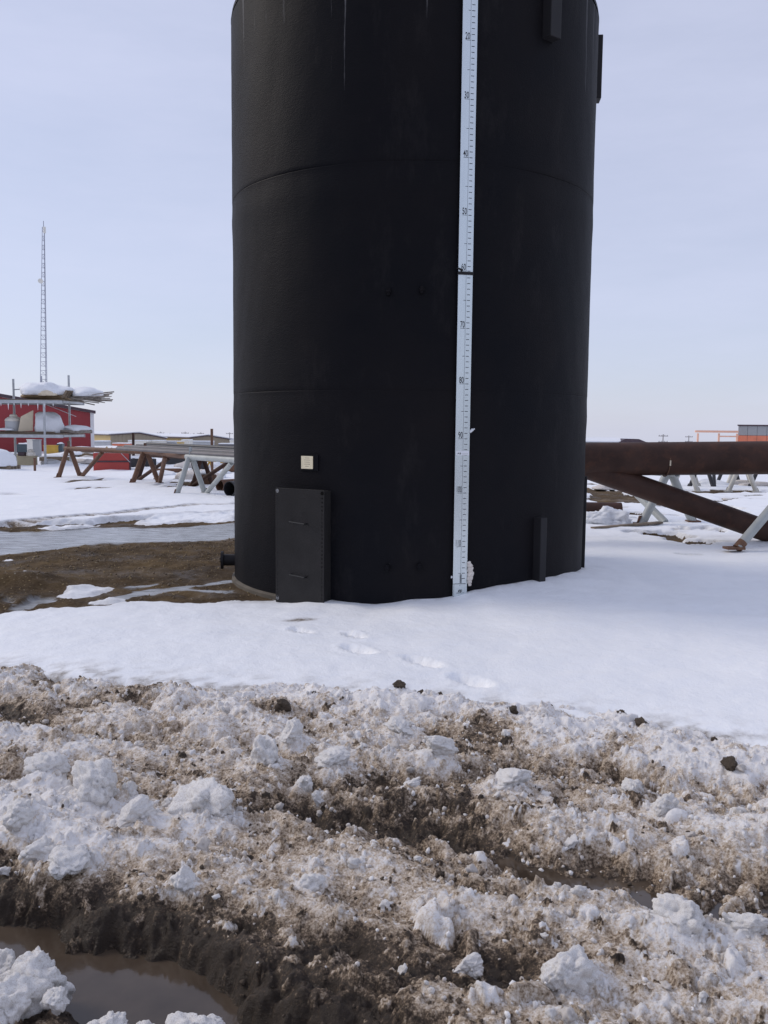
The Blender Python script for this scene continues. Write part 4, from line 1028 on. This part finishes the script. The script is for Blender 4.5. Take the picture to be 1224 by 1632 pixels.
q = MB(); q.prism([fp(-0.10, 0.03, zg), fp(-0.10, 0.03, ze - 0.03), fp(0.10, 0.03, ze - 0.03), fp(0.10, 0.03, zg)], FN * 0.05); q.build('corner_trim', M['white_trim'], shed)
q = MB(); q.prism([fp(-0.2, 0.2, ze - 0.07), fp(W_, 0.2, zr - 0.02), fp(W_, 0.2, zr + 0.16), fp(-0.2, 0.2, ze + 0.09)], -FN * 10.4); q.build('roof', M['dark_roof'], shed)

# ------------------------------------------------------------------ lattice mast
YM = 120.0; pm0 = at(70.5, 700, YM); zt = at(69.5, 362, YM)[2]; zg = ground_z(pm0[0], YM)
mast = thing('lattice_mast', 'tall slender steel lattice radio mast rising above the shelving', 'mast', (pm0[0], YM, zg))
wb, wt = 0.68, 0.17; LEAN = at(69.5, 362, YM)[0] - pm0[0]
def mleg(k, z):
    f = (z - zg) / (zt - zg); r = wb + (wt - wb) * f; a = math.radians((-150, -30, 90)[k]); return V(pm0[0] + LEAN * f + r * math.cos(a), YM + r * math.sin(a), z)
for k in range(3):
    q = MB(); q.tube(mleg(k, zg), mleg(k, zt), 0.055, 6, 0.04); q.build('leg', M['mast'], mast, True)
q = MB(); z = zg; nlev = 52
for i in range(nlev):
    za, zb_ = zg + (zt - zg) * i / nlev, zg + (zt - zg) * (i + 1) / nlev
    for k in range(3):
        k2 = (k + 1) % 3
        q.tube(mleg(k, zb_), mleg(k2, zb_), 0.028, 4, cap=False)
        if i % 2: q.tube(mleg(k, za), mleg(k2, zb_), 0.018, 4, cap=False)
tag(q.build('lattice', M['mast'], mast), kind='stuff')
q = MB(); q.tube((pm0[0] + LEAN, YM, zt), (pm0[0] + LEAN, YM, zt + 0.8), 0.05, 6); q.build('antenna_rod', M['mast'], mast)
q = MB(); q.tube((pm0[0] + LEAN + 0.15, YM - 0.1, zt - 0.8), (pm0[0] + LEAN + 0.15, YM - 0.1, zt), 0.17, 10); q.build('antenna', M['white_box'], mast, True)
zz = at(68, 449, YM)[2]; q = MB(); q.tube((pm0[0] + LEAN * 0.6 - 0.1, YM - 0.75, zz), (pm0[0] + LEAN * 0.6 - 0.12, YM - 0.4, zz), 0.30, 14); q.build('dish', M['white_box'], mast, True)
q = MB(); q.box((pm0[0] + 0.0, YM - 0.5, at(70, 606, YM)[2]), (0.2, 0.2, 1.1)); q.build('feed_box', M['mast'], mast)

# ------------------------------------------------------------------ far warehouses and trailers
def warehouse(lab, x0, xpk, x1, y_e0, y_pk, y_e1, Y, depth, front, side_, ribs=8, turn=0.0):
    """gable end facing the camera; pixel columns of the two corners and the ridge"""
    A, P_, B = at(x0, y_e0, Y), at(xpk, y_pk, Y), at(x1, y_e1, Y); zg = ground_z(P_[0], Y) - 0.2
    root = thing('warehouse', lab, 'warehouse', (P_[0], Y, zg)); L = V(-depth * 0.9, depth, 0)
    q = MB(); q.prism([(A[0], Y, zg), (A[0], Y, A[2]), (P_[0], Y, P_[2]), (B[0], Y, B[2]), (B[0], Y, zg)], (0, 0.2, 0)); g = q.build('gable_wall', front, root)
    q = MB(); q.prism([(A[0] - 0.02, Y + 0.21, zg), (A[0] - 0.02, Y + 0.21, A[2]), V(A[0] - 0.02, Y + 0.21, A[2]) + L, V(A[0] - 0.02, Y + 0.21, zg) + L], (0.2, 0, 0)); q.build('side_wall', side_, root)
    for (C, D) in ((A, P_), (P_, B)):
        u = V(D) - V(C); ex = u.normalized() * 0.4
        c0 = V(C) - (ex if C is A else V(0, 0, 0)); d0 = V(D) + (ex if D is B else V(0, 0, 0))
        q = MB(); q.prism([c0 + V(0, -0.4, 0.02), d0 + V(0, -0.4, 0.02), d0 + V(0, -0.4, 0.22), c0 + V(0, -0.4, 0.22)], L + V(0, 0.4, 0)); q.build('roof', M['dark_roof'], root)
        q = MB(); q.prism([c0 + V(0, 0.1, 0.23), d0 + V(0, 0.1, 0.23), d0 + V(0, 0.1, 0.42), c0 + V(0, 0.1, 0.42)], L); q.build('roof_snow', M['snow'], root)
    q = MB()
    n = 14
    for k in range(1, n):
        x = A[0] + (B[0] - A[0]) * k / n; f = (x - A[0]) / (P_[0] - A[0]) if x < P_[0] else (B[0] - x) / (B[0] - P_[0]); zt_ = (A[2] if x < P_[0] else B[2]) + f * (P_[2] - (A[2] if x < P_[0] else B[2]))
        q.box((x, Y - 0.03, (zg + zt_) / 2), (0.12, 0.05, zt_ - zg - 0.1))
    tag(q.build('rib', front, root), kind='stuff')
    return root
warehouse('yellow gabled warehouse, gable coloured tan as shade, snowy roof, left one', 176, 222, 264, 694, 691, 699, 200, 26, M['shaded_yellow_wall'], M['yellow_wall'])
warehouse('yellow gabled warehouse, gable coloured tan as shade, nearest the tank', 304, 332, 374, 698.5, 695, 702, 210, 40, M['shaded_yellow_wall'], M['yellow_wall'])
def trailer(x0, x1, yt, Y, mat_, lab, h=2.6, d=2.5, endm=None):
    A, B = at(x0, yt, Y), at(x1, yt, Y); zg = A[2] - h; w = B[0] - A[0]; cx_ = (A[0] + B[0]) / 2
    root = thing('site_trailer', lab, 'trailer', (cx_, Y, zg), 'trailers and containers in front of the warehouses')
    q = MB(); q.box((cx_, Y + d / 2, zg + h / 2 + 0.25), (w, d, h - 0.5)); q.build('body', mat_, root, bevel=0.03)
    q = MB(); q.box((cx_, Y + d / 2, A[2] + 0.05), (w + 0.1, d + 0.1, 0.1)); q.build('roof', mat_, root)
    q = MB(); q.box((cx_, Y + d / 2, A[2] + 0.16), (w, d, 0.12)); q.build('roof_snow', M['snow'], root)
    q = MB(); q.box((cx_, Y + d / 2, zg + 0.0), (w * 0.96, d * 0.8, 0.48)); q.build('skirt', M['dark_roof'], root)
    for k in range(max(2, int(w / 2.2))):
        x = A[0] + (k + 0.5) * w / max(2, int(w / 2.2)); q = MB(); q.box((x, Y - 0.02, zg + h * 0.58), (0.8, 0.05, 0.7)); q.build('window', M['glass'] if k % 2 else M['grey_box'], root)
    return root
trailer(204, 236, 703.5, 150, M['white_box'], 'white trailer farthest left, right of the orange container')
trailer(240, 260, 703.5, 152, M['white_box'], 'white trailer second from the left before the warehouses')
trailer(261, 281, 704.5, 155, M['grey_box'], 'trailer in the middle of the trailer row, its shaded side coloured pale grey')
trailer(282, 288, 705, 140, M['yellow_wall'], 'small yellow box between the shaded and white trailers')
trailer(289, 302, 702.5, 145, M['white_box'], 'tall white trailer right of the small yellow box')
trailer(303, 337, 704.5, 150, M['grey_box'], 'long trailer left of the tall dark post, its shaded side coloured grey')
trailer(348, 385, 709, 120, M['pipe_grey'], 'dark grey container half hidden by the tank')
trailer(366, 384, 702.5, 165, M['white_box'], 'white trailer half hidden behind the tank')
trailer(179, 203, 708.5, 110, M['orange'], 'orange red container in front of the left warehouse')
trailer(150, 166, 705, 105, M['grey_box'], 'low grey box beside the shed corner')
def utility_pole(x, yt, Y, lab, arms=1):
    p = at(x, yt, Y); zg = ground_z(p[0], Y); root = thing('utility_pole', lab, 'utility pole', (p[0], Y, zg), 'utility poles on the skyline')
    q = MB(); q.tube((p[0], Y, zg), (p[0], Y, p[2]), 0.17, 8, 0.11); q.build('pole', M['lead'], root, True)
    for k in range(arms):
        q = MB(); q.box((p[0], Y - 0.13, p[2] - 0.5 - 1.6 * k), (2.6, 0.12, 0.16)); ar = q.build('crossarm', M['lead'], root)
        for u in (-1.1, -0.4, 0.4, 1.1):
            q = MB(); q.tube((p[0] + u, Y - 0.13, p[2] - 0.42 - 1.6 * k), (p[0] + u, Y - 0.13, p[2] - 0.18 - 1.6 * k), 0.06, 6); q.build('insulator', M['lead'], ar)
for k, (x, yt, Y) in enumerate(((157, 687, 300), (168, 690, 320), (207, 689, 300), (214, 690, 330), (234, 690, 340), (256, 688, 300), (271, 690, 330), (295, 688, 300), (309, 690, 320), (320, 689, 340), (366, 689, 320))):
    utility_pole(x, yt, Y, 'tiny utility pole on the skyline behind the warehouses')
utility_pole(1057, 692, 240, 'utility pole with two crossarms above the big brown pipe', 2)
utility_pole(1098, 694, 300, 'smaller utility pole left of the orange gantry', 2)

# ================================================================== RIGHT OF THE TANK
YP = 12.5
def zp(x, y): return at(x, y, YP)
root = thing('pipe_stand', 'massive dark brown pipe frame with diagonal brace running behind the tank', 'pipe frame', (4.2, YP, 0))
zc0 = zp(930, 732)[2]; zc1 = zp(1224, 729.5)[2]; xa, xb = 1.0, 8.4
za = zc0 + (zc1 - zc0) * (xa - 2.84) / (5.46 - 2.84); zb_ = zc0 + (zc1 - zc0) * (xb - 2.84) / (5.46 - 2.84)
q = MB(); q.pipe((xa, YP, za), (xb, YP, zb_), 0.236, 0.016, 48); bigbeam = q.build('main_pipe', M['rust_dark'], root, True)
seamx = zp(1060, 735)[0]
q = MB(); q.pipe((seamx - 0.006, YP, zc0), (seamx + 0.006, YP, zc0), 0.2385, 0.02, 48); q.build('weld_seam', M['rust'], root, True)
q = MB(); q.box((seamx, YP - 0.232, zp(1060, 737)[2]), (0.018, 0.02, 0.075)); q.build('lug', M['cream'], root)
a, b = zp(905, 735), zp(1278, 866)
q = MB(); q.tube(a, b, 0.157, 32); q.build('brace', M['rust_dark'], root, True)
for s in (-1, 1):
    q = MB(); q.tube((b[0] + 0.12, YP + s * 0.62, 0.0), (b[0] + 0.1, YP + s * 0.1, za - 0.15), 0.11, 20); q.build('leg', M['rust_dark'], root, True)
# light grey rack partly outside the frame
f1 = gp(1176, 873, 0.08); ap = V(5.72, 11.95, 1.12); f2 = V(6.75, 12.15, 0.05)
gr = thing('pipe_rack', 'pale grey rack leg with rusty foot at the right edge of picture', 'pipe rack', (f1[0], f1[1], 0.05), 'pipe racks right of the tank')
for ft in (V(f1), f2):
    q = MB(); q.tube(ft, ap, 0.062, 18); lg = q.build('leg', M['steel_grey'], gr, True)
    q = MB(); q.box(ft + V(-0.06, -0.02, 0.0), (0.24, 0.16, 0.03), Matrix.Rotation(0.1, 3, 'Z')); q.tube(ft + V(-0.01, 0, -0.01), ft + (ap - ft).normalized() * 0.11, 0.0645, 18); q.build('shoe', M['rust'], lg)
q = MB(); q.pipe(ap + V(-0.03, -0.3, 0.03), ap + V(0.25, 0.26, 0.03), 0.068, 0.01, 18); q.build('beam', M['steel_grey'], gr, True)
# middle grey rack behind the brace
mA = (V(gp(1013, 830, 0.05)) + V(gp(1116, 836, 0.05))) / 2; mA.z = 0.05
dm = V(-0.42, 0.90, 0)
pipe_rack('pipe_rack', 'grey pipe rack standing behind the diagonal brown brace', mA, mA + dm * 3.6, 0.86, 0.07, 1.15, 0.075, M['steel_grey'], 'pipe racks right of the tank', (1.4, 0), M['rust'], stub=0)
for x, y, dx, lab in ((1090, 781, 1.9, 'white painted pipe rack seen under the big brown pipe'), (1183, 782, 2.4, 'white painted pipe rack with three legs near the right edge')):
    A_ = V(gp(x, y, 0.03)); A_.z = 0.0
    pipe_rack('pipe_rack', lab, A_, A_ + V(0.35, 0.95, 0) * dx, 0.86, 0.06, 0.7, 0.065, M['steel_white'], 'pipe racks right of the tank', (0.9, 1), M['steel_white'], stub=0)
for x, y, lab in ((1118, 776, 'dark rack behind the white rack under the pipe'), (1215, 777, 'dark rack at far right behind the white rack')):
    A_ = V(gp(x, y, 0.03)); A_.z = 0.0
    pipe_rack('pipe_rack', lab, A_, A_ + V(1.5, 1.9, 0), 0.84, 0.055, 0.7, 0.06, M['pipe_dark'], 'pipe racks right of the tank', (0.9, 1), M['pipe_dark'], stub=0)
# dark pipe under snow, plank
a = V(gp(992, 833, 0.05)); q = MB(); q.pipe((a.x, a.y + 0.1, 0.22), (a.x - 2.4, a.y + 0.35, 0.20), 0.165, 0.014, 26)
sp_ = tag(q.build('pipe_section', M['rust_dark'], None, True), 'dark pipe lying on the ground right of the tank, snow drifted against it', 'pipe')
p = gp(966, 836, 0.04); o = snow_lump('snow_drift', (p[0] + 0.02, p[1] + 0.02, 0.06), (0.42, 0.34, 0.27), 66, sub=5, rough=0.38, planes=7, flat=0.25); tag(o, 'white drift of snow heaped against the dark pipe end right of tank', 'snow drift')
p0, p1 = gp(945, 843, 0.06), gp(1053, 834, 0.06); q = MB()
q.bar((p0[0], p0[1], 0.075), (p1[0], p1[1], 0.075), 0.10, 0.03); tag(q.build('plank', M['wood'], None), 'dark weathered plank lying on the snow by the dark pipe', 'plank')
for k, (x, y) in enumerate(((1005, 826), (1160, 796), (1140, 772), (1185, 772), (1120, 770), (1205, 774), (1000, 775), (975, 778))):
    p = gp(x, y, 0.05); o = snow_lump('snow_heap', (p[0], p[1], 0.04), (0.5, 0.3, 0.14) if y < 790 else (0.12, 0.09, 0.05), 70 + k, mat=M['snow_grime'] if k % 2 else M['snow'])
    tag(o, 'low lump of old snow under the big brown pipe', 'snow heap', 'snow lumps under the big pipe')
# far right building with its gantry
YB_ = 92.0; A = at(1177, 679, YB_); B = at(1330, 680, YB_); zm = at(1177, 694, YB_)[2]; zg = ground_z(A[0], YB_) - 0.2
bl = thing('workshop_building', 'flat roofed workshop, grey upper wall above an orange band, at right edge', 'building', (A[0], YB_, zg))
T2 = math.radians(25); BU = V(math.cos(T2), -math.sin(T2), 0); BN = V(-math.sin(T2), -math.cos(T2), 0); LB = 11.0
def bp(u, o, z): return V(A[0], YB_, 0) + BU * u + BN * o + V(0, 0, z)
n = 12; w = LB / n
for k in range(n):
    u0, u1 = k * w, (k + 1) * w - 0.03
    q = MB(); q.prism([bp(u0, 0, zm + 0.03), bp(u1, 0, zm + 0.03), bp(u1, 0, A[2]), bp(u0, 0, A[2])], -BN * 0.1); q.build('upper_panel', M['grey_wall'], bl)
    q = MB(); q.prism([bp(u0, -0.02, zg), bp(u1, -0.02, zg), bp(u1, -0.02, zm), bp(u0, -0.02, zm)], -BN * 0.1); q.build('lower_panel', M['orange'], bl)
q = MB(); q.prism([bp(0.05, -0.14, zg), bp(LB, -0.14, zg), bp(LB, -0.14, A[2] - 0.05), bp(0.05, -0.14, A[2] - 0.05)], -BN * 12); q.build('core', M['grey_wall'], bl)
q = MB(); q.prism([bp(-0.1, 0.08, A[2] + 0.01), bp(LB, 0.08, A[2] + 0.01), bp(LB, 0.08, A[2] + 0.15), bp(-0.1, 0.08, A[2] + 0.15)], -BN * 12.3); q.build('roof_edge', M['dark_roof'], bl)
ga = thing('gantry', 'open orange steel gantry frame standing left of the grey workshop', 'gantry', (at(1112, 700, 91)[0], 91, zg))
pz = [at(1112.5, 687.5, 91), at(1146, 687.5, 91), at(1175, 688, 91)]
for k in range(3):
    q = MB(); q.box((pz[k][0], 91, (pz[k][2] + zg) / 2 - 0.1), (0.16, 0.16, pz[k][2] - zg - 0.2)); q.build('column', M['gantry'], ga)
q = MB(); q.box(((pz[0][0] + pz[2][0]) / 2 - 0.1, 91, pz[0][2]), (pz[2][0] - pz[0][0] + 0.4, 0.2, 0.22)); q.build('top_beam', M['gantry'], ga)
zz = at(1160, 695.5, 91)[2]; q = MB(); q.box(((pz[1][0] + pz[2][0]) / 2, 91, zz), (pz[2][0] - pz[1][0] - 0.17, 0.14, 0.14)); q.build('lower_beam', M['gantry'], ga)
# low snowy-roofed shed behind the big pipe
A = at(922, 703, 130); B = at(1032, 704.5, 130); zg = ground_z(A[0], 130) - 0.2; pk = at(1020, 701, 130)
ls = thing('low_shed', 'long low shed with snowy roof and red gable just above the big pipe', 'shed', (A[0], 130, zg))
q = MB(); q.box(((A[0] + B[0]) / 2, 133, (A[2] + zg) / 2), (B[0] - A[0], 6, A[2] - zg - 0.05)); q.build('wall', M['grey_wall'], ls)
q = MB(); q.prism([(A[0], 129.6, A[2] - 0.1), (A[0], 133, pk[2] + 0.1), (A[0], 133, pk[2] + 0.25), (A[0], 129.6, A[2] + 0.05)], (B[0] - A[0] - 1.6, 0, 0)); q.build('roof', M['snow'], ls)
q = MB(); q.prism([(B[0] - 4.6, 129.5, A[2] - 0.25), (B[0] + 0.2, 129.5, A[2] - 0.25), (B[0] - 1.4, 129.5, pk[2] + 0.12), (B[0] - 3.4, 129.5, pk[2] + 0.16)], (0, 3.2, 0)); q.build('porch_roof', M['dark_roof'], ls)

# ================================================================== CLODS, CHUNKS AND STONES
def crumbly(name, seed):
    me_ = blob_mesh(name, seed, 5, 7, 0.26, 1.3, 0, 0.0); o_ = Vector((seed, 2.0 * seed, 0.3 * seed))
    for v in me_.vertices:
        p = v.co; n_ = p.normalized()
        dm_ = lambda d: math.sqrt(max(0.0, 1 - (d / 0.75) ** 2))
        a = 0.20 * dm_(mnoise.voronoi(p * 2.3 + o_)[0][0]) + 0.09 * dm_(mnoise.voronoi(p * 5.5 + o_)[0][0]) + 0.06 * mnoise.fractal(p * 6 + o_, 0.7, 2.1, 4) - 0.12
        v.co = p + n_ * a
    return me_
VAR = [crumbly('snow_chunk', 100 + k) for k in range(7)]
VARS = [blob_mesh('snow_clod', 130 + k, 3, 9, 0.42, 2.2) for k in range(8)]
for m_ in VAR + VARS: m_.materials.append(M['snow_clod'])
GRIME = [blob_mesh('snow_clod', 150 + k, 3, 8, 0.45, 2.2) for k in range(5)]
for m_ in GRIME: m_.materials.append(M['snow_grime'])
MUD = [crumbly('mud_clod', 160 + k) for k in range(4)]
for m_ in MUD: m_.materials.append(M['mud_clod'])
def drop(me_, name, x, y, size, sink=0.35, rz=None, tilt=0.4):
    o = bpy.data.objects.new(name, me_); COL.objects.link(o)
    o.location = (x, y, slush_z(x, y) + size[2] * (1 - sink) * 0.8)
    o.scale = size; o.rotation_euler = (rr.uniform(-tilt, tilt), rr.uniform(-tilt, tilt), rr.uniform(0, 6.28) if rz is None else rz); return o
def pix_size(x, y, wpx):
    p = gp(x, y, 0.05); return p, wpx / FPX * math.hypot(p[1], EYE) / 2
for x, y, w, h, v, lab in BIG:
    p, s = pix_size(x, y, w * 0.88); o = drop(VAR[v], 'snow_chunk', p[0], p[1] + s * 0.3, (s * 1.05, s * 0.8, s * 0.95 * h / w), 0.75, tilt=0.35)
    tag(o, lab, 'snow chunk', 'snow chunks on the ploughed slush')
# white snow on the near bank, bottom left corner
NEAR = [(52, 1545, 100, 120, 1, 'large white snow chunk in the bottom left corner'), (20, 1600, 90, 90, 3, 'rounded white snow chunk at the very corner, lowest left'), (88, 1600, 40, 40, 5, 'small snow chunk beside the large corner chunk'), (5, 1500, 40, 40, 6, 'small snow chunk at left edge above the corner chunks'),
        (165, 1632, 60, 44, 0, 'snow chunk at bottom edge under the puddle, leftmost'), (235, 1625, 56, 48, 2, 'snow chunk at bottom edge under the puddle, second'), (305, 1622, 86, 56, 4, 'largest snow chunk at bottom edge under the puddle'), (365, 1632, 44, 36, 6, 'snow chunk at bottom edge under the puddle, rightmost'), (462, 1632, 34, 26, 1, 'small snow chunk at bottom edge, right of the puddle')]
for x, y, w, h, v, lab in NEAR:
    p, s = pix_size(x, y, w); o = drop(VAR[v], 'snow_chunk', p[0], p[1], (s, s * 0.9, s * 0.95 * h / w), 0.25, tilt=0.3); o.location.z = max(o.location.z, -0.05 + s * 0.5)
    tag(o, lab, 'snow chunk', 'snow chunks on the ploughed slush')
CLOD_LABEL = ['dark mud clod alone on the snowy crest left of the tank middle', 'tiny dark mud clod on the crest below the hatch', 'brown mud clod on the crest, left one of a close pair', 'brown mud clod on the crest, right one of a close pair',
              'dark mud clod on the crest in front of the right strip, near the smooth snow', 'small mud clod on the left crest beside the brown patch', 'mud clod on the right crest, left one of two side by side', 'mud clod on the right crest, right one of two side by side',
              'large dark mud clod half sunk in the berm below the hatch', 'tiny mud clod just right of the close pair on the crest', 'dark mud clod sunk in white snow near the right edge', 'flattened mud clod on the right crest below the single dark clod',
              'small mud clod on the crest at far left', 'tiny mud clod on the crest at far right']
for k, (x, y, w) in enumerate(((321, 1088, 22), (502, 1110, 14), (637, 1112, 30), (672, 1111, 28), (988, 1137, 30), (257, 1086, 22), (815, 1137, 34), (870, 1134, 34), (450, 1130, 46), (700, 1115, 18), (1160, 1222, 44), (1020, 1152, 40), (88, 1072, 22), (1135, 1168, 16))):
    p, s = pix_size(x, y, w); o = drop(MUD[k % 4], 'mud_clod', p[0], p[1] - 0.03, (s * 0.62, s * 0.55, s * 0.42), 0.6)
    tag(o, CLOD_LABEL[k], 'mud clod', 'mud clods on the berm')
n_ok = 0
while n_ok < 95:
    x, y = rr.uniform(-2.6, 2.2), rr.uniform(2.2, 5.6)
    if y > float(yb(x)) + 0.02: continue
    j = int((x - sx[0]) / S); i = int((y - sy[0]) / S); c0 = cln[i, j]
    if rr.random() > 0.15 + c0: continue
    s = rr.uniform(0.015, 0.034); o = drop((VARS + GRIME)[rr.randrange(13)], 'snow_clod', x, y, (s, s * rr.uniform(0.6, 1), s * rr.uniform(0.5, 0.8)), 0.6, tilt=0.8)
    tag(o, 'small loose snow clod lying on the ploughed slush', 'snow clod', 'loose snow clods'); n_ok += 1
def scatter(name, n, meshes, rmin, rmax, where, mat_):
    vs, fs, off = [], [], 0
    base_ = [(np.array([v.co[:] for v in m.vertices]), np.array([p.vertices[:] for p in m.polygons])) for m in meshes]
    k = 0
    while k < n:
        got = where()
        if got is None: continue
        x, y, z = got; s = rmin * (rmax / rmin) ** (rr.random() ** 1.8); bv, bf = base_[rr.randrange(len(base_))]
        R = np.array(Euler((rr.uniform(0, 6.28), rr.uniform(0, 6.28), rr.uniform(0, 6.28))).to_matrix())
        vs.append((bv * np.array([1, 0.85, 0.75])) @ R.T * s + np.array([x, y, z + s * 0.3])); fs.append(bf + off); off += len(bv); k += 1
    m = bpy.data.meshes.new(name); m.from_pydata(np.concatenate(vs).tolist(), [], np.concatenate(fs).tolist())
    m.polygons.foreach_set('use_smooth', [True] * len(m.polygons))
    return tag(link(name, m, mat_), kind='stuff')
TINY = [blob_mesh('crumb', 180 + k, 1, 4, 0.4, 1.8) for k in range(6)]
def on_slush(lo, hi):
    def f():
        x, y = rr.uniform(-2.9, 2.7), rr.uniform(2.0, 5.8)
        if y > float(yb(x)) + 0.05 * abs(rr.gauss(0, 1)): return None
        j = int((x - sx[0]) / S); i = int((y - sy[0]) / S)
        if not lo <= cln[i, j] + rr.uniform(-.2, .2) <= hi: return None
        return x, y, hgt[i, j]
    return f
scatter('snow_crumbs', 1800, TINY, 0.005, 0.017, on_slush(0.42, 1.3), M['snow_clod'])
scatter('grimy_crumbs', 1800, TINY, 0.005, 0.015, on_slush(0.2, 0.9), M['snow_grime'])
scatter('mud_crumbs', 2600, TINY, 0.004, 0.013, on_slush(-0.5, 0.5), M['mud_clod'])
def on_snow_edge():
    x = rr.uniform(-2.8, 2.4); y = float(yb(x)) + abs(rr.gauss(0, 0.16)) + 0.02
    return x, y, ground_lookup(x, y)
def ground_lookup(x, y):
    j = np.searchsorted(gx, x) - 1; i = np.searchsorted(gy, y) - 1
    fx = (x - gx[j]) / (gx[j + 1] - gx[j]); fy = (y - gy[i]) / (gy[i + 1] - gy[i])
    return float((gz[i, j] * (1 - fx) + gz[i, j + 1] * fx) * (1 - fy) + (gz[i + 1, j] * (1 - fx) + gz[i + 1, j + 1] * fx) * fy)
STONE = [simple('pale_stone', (0.30, 0.22, 0.11), 0.8, 0, 0.3, 30), simple('brown_stone', (0.15, 0.11, 0.07), 0.8, 0, 0.3, 30)]
def on_gravel():
    x, y = rr.uniform(-6, -1.2), rr.uniform(7.6, 13.6)
    j = np.searchsorted(gx, x) - 1; i = np.searchsorted(gy, y) - 1
    if g_mud[i, j] < 0.9 or g_ice[i, j] > 0.1: return None
    if rr.random() > 0.25 + 0.75 * min(max((y - 9.3) / 2.0, 0), 1): return None
    return x, y, ground_lookup(x, y)
scatter('pale_gravel', 900, TINY, 0.005, 0.016, on_gravel, STONE[0])
scatter('brown_gravel', 900, TINY, 0.006, 0.022, on_gravel, STONE[1])
